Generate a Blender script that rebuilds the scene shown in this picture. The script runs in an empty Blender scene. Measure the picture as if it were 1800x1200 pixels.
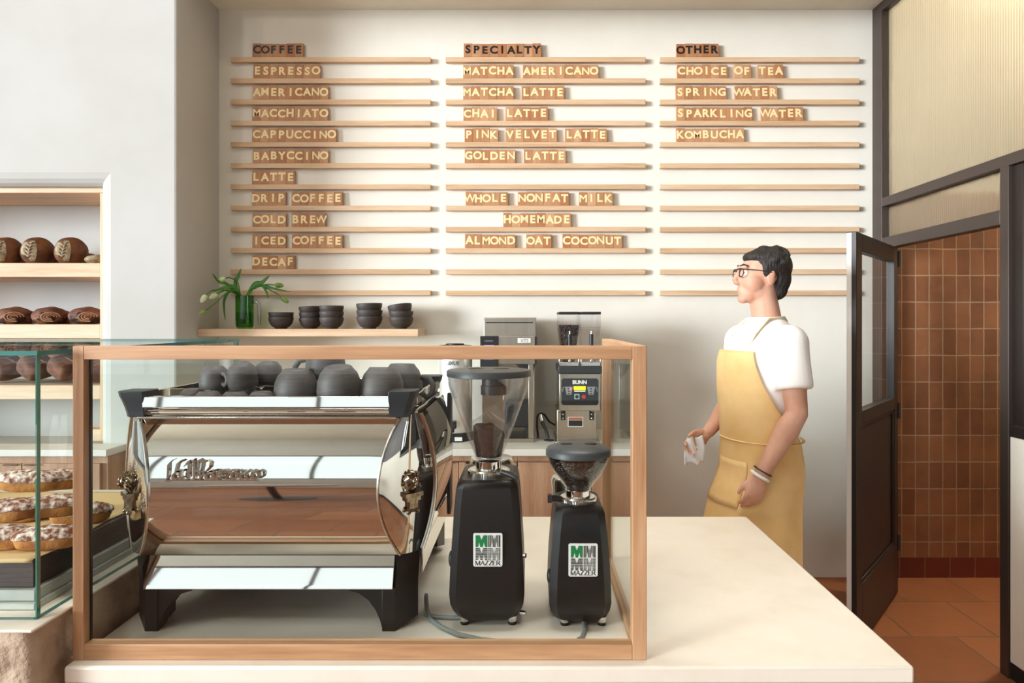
import bpy, bmesh, math, random
from mathutils import Vector, Matrix, noise

# ------------------------------------------------------------------ camera, world, light, exposure
SC = bpy.context.scene
COL = SC.collection
ZC = 1.55                      # camera height
cam_d = bpy.data.cameras.new('camera'); cam = bpy.data.objects.new('camera', cam_d); COL.objects.link(cam)
cam.location = (0, 0, ZC); cam.rotation_euler = (math.pi/2, 0, 0)
cam_d.sensor_width = 36; cam_d.lens = 24; cam_d.shift_x = -30/1800; cam_d.shift_y = -35/1800
cam_d.clip_start = .02
SC.camera = cam
SC.view_settings.view_transform = 'Standard'; SC.view_settings.look = 'None'
SC.view_settings.gamma = 1; SC.view_settings.use_curve_mapping = False
SC.view_settings.exposure = 0.12
SC.cycles.max_bounces = 10; SC.cycles.diffuse_bounces = 6; SC.cycles.glossy_bounces = 5
SC.cycles.transparent_max_bounces = 40; SC.cycles.transmission_bounces = 8
SC.cycles.caustics_reflective = False; SC.cycles.caustics_refractive = False
SC.cycles.sample_clamp_indirect = 6
SC.cycles.use_denoising = True

W = bpy.data.worlds.new('World'); SC.world = W; W.use_nodes = True
W.node_tree.nodes['Background'].inputs[0].default_value = (.80, .90, 1.0, 1)
W.node_tree.nodes['Background'].inputs[1].default_value = .35

def area(name, loc, rot, sx, sy, power, col=(1, 1, 1), spread=180):
    l = bpy.data.lights.new(name, 'AREA'); l.shape = 'RECTANGLE'; l.size = sx; l.size_y = sy
    l.energy = power; l.color = col; l.spread = math.radians(spread)
    o = bpy.data.objects.new(name, l); COL.objects.link(o); o.location = loc; o.rotation_euler = rot
    return o
# daylight: the big shop windows in the far left wall and the street windows behind the camera
area('daylight_left_window', (-8.3, -1.0, 2.7), (0, -math.pi/2, 0), 4.2, 6.6, 45, (.94, .98, 1.0))
area('daylight_street_window', (-4.3, -4.78, 2.1), (math.pi/2, 0, 0), 7.4, 2.4, 60, (.93, .97, 1.0))
area('daylight_street_window', (1.1, -4.75, 1.8), (math.pi/2, 0, 0), 1.8, 2.3, 8, (.90, .95, 1.0))
area('added_skylight', (-3.4, -1.2, 5.32), (0, 0, 0), 2.8, 2.4, 100, (.95, .985, 1.0))  # invented overhead source, added to brighten the counter top
area('added_counter_light', (.1, 1.9, 4.37), (0, 0, 0), 2.2, .3, 11, (1, .98, .95), 70)  # invented lamp with a narrow spread, added to lift the counter alone
sun_d = bpy.data.lights.new('hazy_sun', 'SUN'); sun_d.energy = 4.55; sun_d.angle = math.radians(16); sun_d.color = (.90, .96, 1.0)
sun = bpy.data.objects.new('hazy_sun', sun_d); COL.objects.link(sun)
sun.rotation_euler = Vector((math.cos(math.radians(31))*math.cos(math.radians(4)), math.sin(math.radians(31))*math.cos(math.radians(4)), -math.sin(math.radians(4)))).to_track_quat('-Z', 'Y').to_euler()

# ------------------------------------------------------------------ helpers
def at(px, py, Y):
    return Vector(((px-930)*Y/1200, Y, ZC-(py-565)*Y/1200))
def ax(px, Y): return (px-930)*Y/1200
def az(py, Y): return ZC-(py-565)*Y/1200
def hexc(h):
    h = h.lstrip('#'); v = [int(h[i:i+2], 16)/255 for i in (0, 2, 4)]
    return tuple(c/12.92 if c <= .04045 else ((c+.055)/1.055)**2.4 for c in v)+(1,)
ORI = {}
class MB:
    def __init__(s): s.bm = bmesh.new(); s.mi = 0
    def face(s, vs):
        try: f = s.bm.faces.new(vs)
        except ValueError: return
        f.material_index = s.mi
    def box(s, x0, x1, y0, y1, z0, z1, M=None):
        v = [Vector((x, y, z)) for z in (z0, z1) for x, y in ((x0, y0), (x1, y0), (x1, y1), (x0, y1))]
        if M: v = [M @ p for p in v]
        v = [s.bm.verts.new(p) for p in v]
        for q in ((3, 2, 1, 0), (4, 5, 6, 7), (0, 1, 5, 4), (1, 2, 6, 5), (2, 3, 7, 6), (3, 0, 4, 7)): s.face([v[i] for i in q])
        return s
    def prism(s, pts, a0, a1, axis='y', M=None):
        def mk(p, a):
            v = {'x': (a, p[0], p[1]), 'y': (p[0], a, p[1]), 'z': (p[0], p[1], a)}[axis]
            v = Vector(v); return M @ v if M else v
        return s.loft([[mk(p, a0) for p in pts], [mk(p, a1) for p in pts]])
    def loft(s, rings, close=True, cap0=True, cap1=True):
        R = [[s.bm.verts.new(p) for p in r] for r in rings]
        n = len(R[0])
        for a, b in zip(R, R[1:]):
            for i in range(n if close else n-1):
                j = (i+1) % n; s.face([a[i], a[j], b[j], b[i]])
        if cap0: s.face(R[0][::-1])
        if cap1: s.face(R[-1])
        return s
    def lathe(s, c, prof, n=32, M=None, cap=True, squash=(1, 1)):
        rings = []
        for r, z in prof:
            ring = []
            for i in range(n):
                t = 2*math.pi*i/n
                p = Vector((r*math.cos(t)*squash[0], r*math.sin(t)*squash[1], z))
                if M: p = M @ p
                ring.append(p+Vector(c))
            rings.append(ring)
        return s.loft(rings, True, cap, cap)
    def tube(s, pts, r, n=8, cap=True, flat=1.0):
        pts = [Vector(p) for p in pts]; rs = r if isinstance(r, (list, tuple)) else [r]*len(pts)
        rings = []; u = None
        for i, p in enumerate(pts):
            d = (pts[min(i+1, len(pts)-1)]-pts[max(i-1, 0)]).normalized()
            if u is None:
                u = d.cross(Vector((0, 0, 1)))
                if u.length < .05: u = d.cross(Vector((0, 1, 0)))
            u = (u-d*u.dot(d)).normalized(); w = d.cross(u)
            rings.append([p+rs[i]*(u*math.cos(2*math.pi*k/n)+w*flat*math.sin(2*math.pi*k/n)) for k in range(n)])
        return s.loft(rings, True, cap, cap)
    def ball(s, c, rx, ry=None, rz=None, M=None, n=16, m=10):
        ry = rx if ry is None else ry; rz = rx if rz is None else rz
        rings = []
        for j in range(m+1):
            ph = -math.pi/2+math.pi*(.02+.96*j/m)
            ring = []
            for i in range(n):
                t = 2*math.pi*i/n
                p = Vector((rx*math.cos(ph)*math.cos(t), ry*math.cos(ph)*math.sin(t), rz*math.sin(ph)))
                if M: p = M @ p
                ring.append(p+Vector(c))
            rings.append(ring)
        return s.loft(rings)
    def grid(s, fn, nu, nv):
        V = [[s.bm.verts.new(fn(i/nu, j/nv)) for i in range(nu+1)] for j in range(nv+1)]
        for j in range(nv):
            for i in range(nu): s.face([V[j][i], V[j][i+1], V[j+1][i+1], V[j+1][i]])
        return s
    def build(s, name, mats, parent=None, smooth=True, bevel=0, sub=0, solid=0, ang=40, origin=None, fix=True):
        if fix: bmesh.ops.recalc_face_normals(s.bm, faces=s.bm.faces[:])
        me = bpy.data.meshes.new(name)
        s.bm.to_mesh(me); s.bm.free()
        return link_mesh(me, name, mats, parent, smooth, bevel, sub, solid, ang, origin)
def link_mesh(me, name, mats, parent=None, smooth=True, bevel=0, sub=0, solid=0, ang=40, origin=None):
    if parent is not None: o0 = ORI[parent]
    elif origin is not None: o0 = Vector(origin)
    else:
        xs = [v.co for v in me.vertices]
        lo = Vector([min(c[i] for c in xs) for i in range(3)]); hi = Vector([max(c[i] for c in xs) for i in range(3)])
        o0 = Vector(((lo.x+hi.x)/2, (lo.y+hi.y)/2, lo.z))
    me.transform(Matrix.Translation(-o0))
    for m in (mats if isinstance(mats, (list, tuple)) else [mats]): me.materials.append(m)
    if smooth:
        me.polygons.foreach_set('use_smooth', [True]*len(me.polygons))
        me.set_sharp_from_angle(angle=math.radians(ang))
    me.update()
    o = bpy.data.objects.new(name, me); COL.objects.link(o)
    ORI[o] = o0
    if parent is not None: o.parent = parent
    else: o.location = o0
    if solid:
        m = o.modifiers.new('solid', 'SOLIDIFY'); m.thickness = solid; m.offset = 0
    if bevel:
        m = o.modifiers.new('bevel', 'BEVEL'); m.width = bevel; m.segments = 2; m.limit_method = 'ANGLE'; m.angle_limit = math.radians(50)
        m.harden_normals = False
    if sub:
        m = o.modifiers.new('sub', 'SUBSURF'); m.levels = sub; m.render_levels = sub
    return o
def thing(name, label, cat, loc=(0, 0, 0), group=None):
    o = bpy.data.objects.new(name, None); COL.objects.link(o); o.location = loc; o.empty_display_size = .05
    ORI[o] = Vector(loc); tag(o, label, cat, group); return o
def tag(o, label, cat, group=None):
    o['label'] = label; o['category'] = cat
    if group: o['group'] = group
    return o
def struct(o, label=None, cat=None):
    o['kind'] = 'structure'
    if label: o['label'] = label
    if cat: o['category'] = cat
    return o
def dup(root, loc, rot=None, label=None):
    r = root.copy(); COL.objects.link(r); r.location = loc
    if rot is not None: r.rotation_euler = rot
    if label: r['label'] = label
    for ch in list(root.children):
        c = ch.copy(); COL.objects.link(c); c.parent = r
        for g in list(ch.children):
            d = g.copy(); COL.objects.link(d); d.parent = c
    return r
def baked(mb, voxel, smooth_it=2, octree=None):
    """one continuous surface out of overlapping closed shapes"""
    bmesh.ops.recalc_face_normals(mb.bm, faces=mb.bm.faces[:])
    me = bpy.data.meshes.new('tmp'); mb.bm.to_mesh(me); mb.bm.free()
    o = bpy.data.objects.new('tmp', me); COL.objects.link(o)
    m = o.modifiers.new('r', 'REMESH'); m.mode = 'VOXEL'; m.voxel_size = voxel
    if smooth_it:
        m = o.modifiers.new('s', 'SMOOTH'); m.iterations = smooth_it; m.factor = .5
    dg = bpy.context.evaluated_depsgraph_get()
    out = bpy.data.meshes.new_from_object(o.evaluated_get(dg))
    bpy.data.objects.remove(o); bpy.data.meshes.remove(me)
    return out
GLY = {}
def glyph(txt, size, extrude, offset=0.0, align='CENTER'):
    k = (txt, size, extrude, offset, align)
    if k in GLY: return GLY[k].copy()
    c = bpy.data.curves.new('t', 'FONT'); c.body = txt; c.size = size; c.extrude = extrude; c.offset = offset
    c.align_x = align; c.resolution_u = 4
    o = bpy.data.objects.new('t', c); COL.objects.link(o)
    dg = bpy.context.evaluated_depsgraph_get()
    me = bpy.data.meshes.new_from_object(o.evaluated_get(dg))
    bpy.data.objects.remove(o)
    me.materials.clear()
    GLY[k] = me
    return me.copy()
def text_part(name, txt, loc, size, mat, parent, extrude=.0006, offset=0.0, align='CENTER', M=None):
    """text standing upright, read from -Y"""
    me = glyph(txt, size, extrude, offset, align)
    T = Matrix.Translation(loc) @ (M if M else Matrix.Identity(4)) @ Matrix.Rotation(math.pi/2, 4, 'X')
    me.transform(T)
    return link_mesh(me, name, mat, parent, smooth=False)

# ------------------------------------------------------------------ materials
def nodes(name):
    m = bpy.data.materials.new(name); m.use_nodes = True
    nt = m.node_tree; return m, nt, nt.nodes['Principled BSDF']
def coords(nt, scale=(1, 1, 1), rnd=True):
    tc = nt.nodes.new('ShaderNodeTexCoord'); mp = nt.nodes.new('ShaderNodeMapping')
    mp.inputs['Scale'].default_value = scale
    src = tc.outputs['Object']
    if rnd:
        oi = nt.nodes.new('ShaderNodeObjectInfo'); ml = nt.nodes.new('ShaderNodeMath'); ml.operation = 'MULTIPLY'; ml.inputs[1].default_value = 37.0
        nt.links.new(oi.outputs['Random'], ml.inputs[0])
        ad = nt.nodes.new('ShaderNodeVectorMath'); ad.operation = 'ADD'
        nt.links.new(src, ad.inputs[0]); nt.links.new(ml.outputs[0], ad.inputs[1]); src = ad.outputs[0]
    nt.links.new(src, mp.inputs['Vector']); return mp.outputs['Vector']
def noise_n(nt, vec, scale, detail=4, rough=.55, dist=0):
    n = nt.nodes.new('ShaderNodeTexNoise'); n.inputs['Scale'].default_value = scale; n.inputs['Detail'].default_value = detail
    n.inputs['Roughness'].default_value = rough; n.inputs['Distortion'].default_value = dist
    nt.links.new(vec, n.inputs['Vector']); return n.outputs['Fac']
def ramp(nt, fac, stops):
    r = nt.nodes.new('ShaderNodeValToRGB'); e = r.color_ramp.elements
    while len(e) < len(stops): e.new(.5)
    for i, (p, c) in enumerate(stops): e[i].position = p; e[i].color = hexc(c) if isinstance(c, str) else c
    nt.links.new(fac, r.inputs[0]); return r.outputs[0]
def bump(nt, b, fac, strength, dist=.01):
    n = nt.nodes.new('ShaderNodeBump'); n.inputs['Strength'].default_value = strength; n.inputs['Distance'].default_value = dist
    nt.links.new(fac, n.inputs['Height']); nt.links.new(n.outputs[0], b.inputs['Normal'])
def pm(name, c1, rough=.5, metal=0, c2=None, scale=8, bmp=0, bscale=60, coat=0, emit=0, stretch=(1, 1, 1), lo=.35, hi=.65):
    m, nt, b = nodes(name)
    b.inputs['Base Color'].default_value = hexc(c1); b.inputs['Roughness'].default_value = rough; b.inputs['Metallic'].default_value = metal
    b.inputs['Coat Weight'].default_value = coat; b.inputs['Coat Roughness'].default_value = .08
    if c2 or bmp: v = coords(nt, stretch)
    if c2: nt.links.new(ramp(nt, noise_n(nt, v, scale), [(lo, c1), (hi, c2)]), b.inputs['Base Color'])
    if bmp: bump(nt, b, noise_n(nt, v, bscale), bmp)
    if emit:
        b.inputs['Emission Color'].default_value = hexc(c1); b.inputs['Emission Strength'].default_value = emit
    return m
def wood(name, cols, axis=0, rough=.5, fine=55):
    m, nt, b = nodes(name)
    st = [1.0]*3; st[axis] = .07
    v = coords(nt, st)
    n1 = noise_n(nt, v, 14, 3, .6, .6); n2 = noise_n(nt, v, fine*2, 2, .5)
    mx = nt.nodes.new('ShaderNodeMath'); mx.operation = 'MULTIPLY_ADD'; mx.inputs[1].default_value = .35
    nt.links.new(n2, mx.inputs[0]); nt.links.new(n1, mx.inputs[2])
    nt.links.new(ramp(nt, mx.outputs[0], [(.45, cols[0]), (.68, cols[1]), (.92, cols[2])]), b.inputs['Base Color'])
    b.inputs['Roughness'].default_value = rough
    bump(nt, b, n2, .08)
    return m
def glass(name, tint=(.975, .99, .982, 1), f0=.018, gain=.7):
    m = bpy.data.materials.new(name); m.use_nodes = True; nt = m.node_tree; nt.nodes.clear()
    out = nt.nodes.new('ShaderNodeOutputMaterial'); mix = nt.nodes.new('ShaderNodeMixShader')
    tr = nt.nodes.new('ShaderNodeBsdfTransparent'); tr.inputs[0].default_value = tint
    gl = nt.nodes.new('ShaderNodeBsdfGlossy'); gl.inputs['Roughness'].default_value = .0
    lw = nt.nodes.new('ShaderNodeLayerWeight'); p = nt.nodes.new('ShaderNodeMath'); p.operation = 'POWER'; p.inputs[1].default_value = 5
    nt.links.new(lw.outputs['Facing'], p.inputs[0])
    k = nt.nodes.new('ShaderNodeMath'); k.operation = 'MULTIPLY_ADD'; k.inputs[1].default_value = gain; k.inputs[2].default_value = f0
    nt.links.new(p.outputs[0], k.inputs[0]); nt.links.new(k.outputs[0], mix.inputs[0])
    nt.links.new(tr.outputs[0], mix.inputs[1]); nt.links.new(gl.outputs[0], mix.inputs[2]); nt.links.new(mix.outputs[0], out.inputs[0])
    return m
def tiles(name, w, h, c1, c2, mortar, msize, axes='XZ', rough=.5, offset=0.0, bmp=.4, nz=.5):
    m, nt, b = nodes(name)
    tc = nt.nodes.new('ShaderNodeTexCoord'); sp = nt.nodes.new('ShaderNodeSeparateXYZ'); cb = nt.nodes.new('ShaderNodeCombineXYZ')
    nt.links.new(tc.outputs['Object'], sp.inputs[0]); nt.links.new(sp.outputs[axes[0]], cb.inputs[0]); nt.links.new(sp.outputs[axes[1]], cb.inputs[1])
    wob = nt.nodes.new('ShaderNodeTexNoise'); wob.inputs['Scale'].default_value = 9; nt.links.new(tc.outputs['Object'], wob.inputs['Vector'])
    ws = nt.nodes.new('ShaderNodeVectorMath'); ws.operation = 'SCALE'; ws.inputs['Scale'].default_value = .006; nt.links.new(wob.outputs['Color'], ws.inputs[0])
    wa = nt.nodes.new('ShaderNodeVectorMath'); wa.operation = 'ADD'; nt.links.new(cb.outputs[0], wa.inputs[0]); nt.links.new(ws.outputs[0], wa.inputs[1])
    br = nt.nodes.new('ShaderNodeTexBrick'); br.offset = offset; br.squash = 1
    br.inputs['Scale'].default_value = 1; br.inputs['Brick Width'].default_value = w; br.inputs['Row Height'].default_value = h
    br.inputs['Mortar Size'].default_value = msize; br.inputs['Mortar Smooth'].default_value = .25; br.inputs['Bias'].default_value = 0
    br.inputs['Color1'].default_value = hexc(c1); br.inputs['Color2'].default_value = hexc(c2); br.inputs['Mortar'].default_value = hexc(mortar)
    nt.links.new(wa.outputs[0], br.inputs['Vector'])
    n = noise_n(nt, tc.outputs['Object'], 5, 6, .6); r = ramp(nt, n, [(.3, (.72, .72, .72, 1)), (.7, (1.15, 1.1, 1.05, 1))])
    mu = nt.nodes.new('ShaderNodeMixRGB'); mu.blend_type = 'MULTIPLY'; mu.inputs[0].default_value = nz
    nt.links.new(br.outputs['Color'], mu.inputs[1]); nt.links.new(r, mu.inputs[2]); nt.links.new(mu.outputs[0], b.inputs['Base Color'])
    b.inputs['Roughness'].default_value = rough
    iv = nt.nodes.new('ShaderNodeMath'); iv.operation = 'MULTIPLY_ADD'; iv.inputs[1].default_value = -1; nt.links.new(br.outputs['Fac'], iv.inputs[0])
    n2 = noise_n(nt, tc.outputs['Object'], 14, 3); nt.links.new(n2, iv.inputs[2])
    bump(nt, b, iv.outputs[0], bmp, .004)
    return m
M = {}
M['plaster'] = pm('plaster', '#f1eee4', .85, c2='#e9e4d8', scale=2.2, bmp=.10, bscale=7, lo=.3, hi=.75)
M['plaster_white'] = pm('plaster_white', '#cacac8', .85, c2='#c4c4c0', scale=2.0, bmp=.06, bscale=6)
M['white'] = pm('white_paint', '#f0efeb', .6)
M['ceiling'] = pm('ceiling_paint', '#f3efe3', .9, c2='#eee8d8', scale=3)
M['floor'] = tiles('terracotta_floor', .42, .42, '#a4673f', '#915733', '#75573f', .006, 'XY', .55, .5, .3)
M['zellige'] = tiles('zellige_wall', .083, .1615, '#926243', '#774c33', '#a98c70', .0036, 'XZ', .42, 0, .6, .85)
M['zellige_base'] = tiles('zellige_base', .152, .2, '#6e2f22', '#5a2419', '#8a6048', .003, 'XZ', .4, 0, .4)
M['ledge'] = wood('ledge_oak', ('#e3c6a6', '#d8b591', '#c6a07a'), 0, .55)
M['frame_x'] = wood('frame_wood_x', ('#d6ac86', '#c79a72', '#ab7d58'), 0, .45)
M['frame_y'] = wood('frame_wood_y', ('#d6ac86', '#c79a72', '#ab7d58'), 1, .45)
M['frame_z'] = wood('frame_wood_z', ('#d6ac86', '#c79a72', '#ab7d58'), 2, .45)
M['pale_x'] = wood('pale_wood_x', ('#ecd3b8', '#e3c4a4', '#cfa984'), 0, .55)
M['pale_z'] = wood('pale_wood_z', ('#ecd3b8', '#e3c4a4', '#cfa984'), 2, .55)
M['cab'] = wood('cabinet_oak', ('#d0ab8a', '#c0967a', '#a67c5e'), 2, .5, 90)
M['walnut'] = wood('walnut', ('#4a3a34', '#3a2c28', '#2a201e'), 0, .5)
M['table'] = wood('table_wood', ('#9a6e4c', '#83583a', '#6d4730'), 0, .4)
m, nt, b = nodes('tile_wood')
v = coords(nt, (1, 1, .12)); oi = nt.nodes.new('ShaderNodeObjectInfo')
r1 = ramp(nt, oi.outputs['Random'], [(0, '#b07a52'), (.3, '#bd875c'), (.55, '#c8956b'), (.8, '#b3744a'), (1, '#d3a27a')])
r2 = ramp(nt, noise_n(nt, v, 60, 3, .6), [(.3, (.82, .82, .82, 1)), (.7, (1.08, 1.08, 1.08, 1))])
mu = nt.nodes.new('ShaderNodeMixRGB'); mu.blend_type = 'MULTIPLY'; mu.inputs[0].default_value = 1
nt.links.new(r1, mu.inputs[1]); nt.links.new(r2, mu.inputs[2]); nt.links.new(mu.outputs[0], b.inputs['Base Color']); b.inputs['Roughness'].default_value = .6
M['tile'] = m
M['cream'] = pm('cream_letter', '#f8e2ac', .5)
M['black_letter'] = pm('black_letter', '#1c1718', .5)
M['counter'] = pm('cream_stone', '#f7efe0', .42, c2='#f1e7d4', scale=9, bmp=.02, bscale=120, lo=.45, hi=.8)
M['slab_white'] = pm('white_stone', '#f2f0ea', .4, c2='#e6e3db', scale=6)
M['marble'] = pm('grey_marble', '#c2c6bf', .3, c2='#a9aea8', scale=5)
M['stone'] = pm('rough_limestone', '#d6c2aa', .9, c2='#ab927b', scale=11, bmp=.9, bscale=38, lo=.3, hi=.7)
M['chrome'] = pm('chrome', '#e3e1dd', .03, 1)
M['chrome_soft'] = pm('brushed_chrome', '#d8d4cc', .16, 1)
M['steel'] = pm('stainless', '#c6bfb2', .28, 1, c2='#bdb5a6', scale=30, stretch=(1, 1, .05))
M['pale_steel'] = pm('pale_steel', '#eceae6', .3, .55)
M['antique'] = pm('antique_silver', '#a8977f', .25, 1, c2='#6f604e', scale=60)
M['bronze'] = pm('bronze_frame', '#4a403b', .45, .35)
M['bronze_dark'] = pm('dark_bronze', '#2b2320', .45, .2)
M['black'] = pm('black_enamel', '#060607', .42, bmp=.03, bscale=300)
M['black_matte'] = pm('black_plastic', '#1d1e20', .5)
M['block'] = pm('slate_plastic', '#23282e', .42)
M['lid'] = pm('charcoal_lid', '#3c3f41', .45)
M['rubber'] = pm('black_rubber', '#101010', .8)
M['mug'] = pm('charcoal_stoneware', '#4e4a49', .55, c2='#5a5553', scale=26, bmp=.08, bscale=18, stretch=(1, 1, 8))
M['bowl_out'] = pm('brown_black_stoneware', '#3a3330', .6, c2='#453d39', scale=20, bmp=.06, bscale=20, stretch=(1, 1, 6))
M['bowl_in'] = pm('pale_glaze', '#cfcac4', .3)
m, nt, b = nodes('coffee_beans')
v = coords(nt, (1, 1, 1.5), False); vo = nt.nodes.new('ShaderNodeTexVoronoi'); vo.inputs['Scale'].default_value = 105
nt.links.new(v, vo.inputs['Vector'])
nt.links.new(ramp(nt, vo.outputs['Distance'], [(.15, '#3a2a22'), (.5, '#241915'), (.75, '#0c0807')]), b.inputs['Base Color'])
iv = nt.nodes.new('ShaderNodeMath'); iv.operation = 'MULTIPLY'; iv.inputs[1].default_value = -1; nt.links.new(vo.outputs['Distance'], iv.inputs[0])
bump(nt, b, iv.outputs[0], .9, .006); b.inputs['Roughness'].default_value = .38
M['beans'] = m
M['grounds'] = pm('coffee_grounds', '#4a362b', .95, c2='#34251d', scale=60, bmp=1.0, bscale=140)
M['glass'] = glass('clear_glass')
M['case_glass'] = glass('case_glass', (.982, .995, .988, 1), .012, .5)
M['plastic'] = glass('clear_plastic', (.95, .95, .955, 1), .07)
M['edge'] = pm('green_glass_edge', '#0f5650', .1, c2='#2f8478', scale=4, coat=.5)
M['dim_room_glass'] = glass('dim_room_glass', (.10, .12, .13, 1), .05)  # dark tint stands in for the unlit room behind the pane
M['green_glass'] = glass('green_glass', (.44, .74, .34, 1), .05)
M['grey_glass'] = glass('smoke_glass', (.80, .78, .82, 1), .10)
m = bpy.data.materials.new('ribbed_glass'); m.use_nodes = True; nt = m.node_tree; nt.nodes.clear()
o_ = nt.nodes.new('ShaderNodeOutputMaterial'); mx = nt.nodes.new('ShaderNodeMixShader'); mx.inputs[0].default_value = .28
rf = nt.nodes.new('ShaderNodeBsdfRefraction'); rf.inputs['Roughness'].default_value = .13; rf.inputs['IOR'].default_value = 1.12; rf.inputs['Color'].default_value = (.97, .97, .94, 1)
tl = nt.nodes.new('ShaderNodeBsdfTranslucent'); tl.inputs[0].default_value = (.92, .91, .84, 1)
gl = nt.nodes.new('ShaderNodeBsdfGlossy'); gl.inputs['Roughness'].default_value = .15; mg = nt.nodes.new('ShaderNodeMixShader'); mg.inputs[0].default_value = .06
nt.links.new(rf.outputs[0], mx.inputs[1]); nt.links.new(tl.outputs[0], mx.inputs[2]); nt.links.new(mx.outputs[0], mg.inputs[1]); nt.links.new(gl.outputs[0], mg.inputs[2]); nt.links.new(mg.outputs[0], o_.inputs[0])
M['ribbed'] = m
M['leaf'] = pm('tulip_leaf', '#4d8a2f', .45, c2='#356d22', scale=20)
M['bud'] = pm('tulip_bud', '#f0f2d8', .5, c2='#b3cc88', scale=26)
M['bud_green'] = pm('tulip_bud_green', '#8fae55', .5, c2='#5d8a35', scale=26)
M['crust'] = pm('bread_crust', '#7a4a26', .7, c2='#4a2a16', scale=14, bmp=.4, bscale=40)
M['flour'] = pm('floured_crust', '#b3a78c', .85, c2='#7d6a4c', scale=40)
M['babka'] = pm('chocolate_babka', '#8a5a3e', .6, c2='#2a1512', scale=26, bmp=.7, bscale=45, lo=.42, hi=.55)
M['dark_loaf'] = pm('dark_loaf', '#8a5b45', .75, c2='#573529', scale=16, bmp=.5, bscale=40)
M['loaf_score'] = pm('pale_scoring', '#c79a78', .8, c2='#9a6d52', scale=40)
M['pastry'] = pm('golden_pastry', '#c48a43', .65, c2='#9c6230', scale=18, bmp=.3, bscale=70)
M['sugar'] = pm('sugared_top', '#7a4527', .85, c2='#efe4d8', scale=75, bmp=.4, bscale=90, lo=.42, hi=.66)
M['parchment'] = pm('parchment', '#d9bd8a', .7, c2='#cfb07c', scale=6)
M['skin'] = pm('skin', '#d6a790', .55, c2='#c8937a', scale=9)
M['hair'] = pm('dark_hair', '#17120f', .6, c2='#2c2420', scale=60, bmp=.8, bscale=90, stretch=(1, 1, .4))
M['tee'] = pm('white_cotton', '#f6f3f0', .85, bmp=.12, bscale=14)
M['apron'] = pm('mustard_canvas', '#e9c68c', .85, c2='#dfb878', scale=7, bmp=.15, bscale=14)
M['cloth'] = pm('pale_cloth', '#e6ebf2', .85, bmp=.2, bscale=20)
M['strap'] = pm('cream_strap', '#efe0bf', .8)
M['denim'] = pm('dark_trousers', '#3a3532', .85)
M['red'] = pm('red_button', '#c8323a', .4)
M['led'] = pm('red_led', '#ff5a6a', .4, emit=1.5)
M['lcd'] = pm('yellow_display', '#e8e61a', .4, emit=.55)
M['violet'] = pm('violet_display', '#8f7be0', .4, emit=.8)
M['green_logo'] = pm('green_print', '#0c7a46', .5)
M['ink'] = pm('black_print', '#222222', .6)
M['plate'] = pm('white_plate', '#e9e8e4', .4)
M['decal_grey'] = pm('grey_print', '#8d9092', .5)
M['teal'] = pm('teal_button', '#9fc5c0', .4)
M['orange'] = pm('orange_print', '#c8683a', .5)
M['cable'] = pm('grey_cable', '#7f8a88', .45)
M['lamp'] = pm('lamp_diffuser', '#fff2dc', .5, emit=6)
# ------------------------------------------------------------------ the room
YB = 4.14; XP = 2.087; CEIL = 3.44
struct(MB().box(-8.1, 4.1, -4.7, 4.3, -.1, 0).build('floor', M['floor'], origin=(0, 0, 0)))
HI = 5.2
b = MB(); b.box(-8.2, -4.8, -4.7, 2.3, HI, HI+.15); b.box(-2.0, 4.1, -4.7, 2.3, HI, HI+.15); b.box(-4.8, -2.0, -4.7, -2.4, HI, HI+.15); b.box(-4.8, -2.0, 0, 2.3, HI, HI+.15); b.box(-8.2, 4.1, 3.6, 4.4, CEIL, HI+.15); b.box(-8.2, 4.1, 2.3, 3.6, HI, HI+.15)
struct(b.build('ceiling', M['ceiling']))
struct(MB().box(-1.9, XP+.03, YB, YB+.15, 0, CEIL).build('wall_back', M['plaster']))
b = MB()
colp = [(-1.88, 3.652), (-1.88, YB+.05), (-2.303, YB+.05), (-2.303, 3.70), (-2.298, 3.682), (-2.285, 3.664), (-2.262, 3.649), (-2.23, 3.64), (-1.892, 3.64), (-1.8835, 3.6435)]
b.prism(colp, 0, 2.345, 'z')
b.prism([(-1.88, 3.652), (-1.88, YB+.05), (-2.235, YB+.05), (-2.235, 3.64), (-1.892, 3.64), (-1.8835, 3.6435)], 2.345, CEIL, 'z')
b.prism([(3.64, CEIL), (YB+.05, CEIL), (YB+.05, 2.275), (3.70, 2.275), (3.682, 2.280), (3.664, 2.293), (3.649, 2.314), (3.64, 2.345)], -8.1, -2.235, 'x')
b.box(-8.1, -4.05, 3.64, YB, 0, 2.35); b.box(-4.1, -2.25, 3.66, YB, 0, .86); b.box(-4.1, -2.25, 4.12, YB+.05, .8, 2.4)
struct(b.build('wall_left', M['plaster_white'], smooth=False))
# far left wall with the shop windows that light the room
b = MB(); b.box(-8.2, -8.05, -4.7, -4.3, 0, HI); b.box(-8.2, -8.05, 2.3, 3.7, 0, HI); b.box(-8.2, -8.05, -4.3, 2.3, 0, .5); b.box(-8.2, -8.05, -4.3, 2.3, 4.95, HI)
struct(b.build('wall_far_left', M['plaster_white']))
def window(name, horiz, a0, a1, z0, z1, c, mull):
    o = MB()
    def bx(u0, u1, w0, w1):
        if horiz: o.box(u0, u1, c-.03, c+.03, w0, w1)
        else: o.box(c-.03, c+.03, u0, u1, w0, w1)
    bx(a0, a1, z0, z0+.06); bx(a0, a1, z1-.06, z1); bx(a0, a0+.06, z0, z1); bx(a1-.06, a1, z0, z1)
    for k in range(1, mull+1):
        u = a0+(a1-a0)*k/(mull+1); bx(u-.02, u+.02, z0, z1)
    return struct(o.build(name, M['bronze'], bevel=.004))
window('window_2', False, -4.3, 2.3, .5, 4.95, -8.1, 3)
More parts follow.
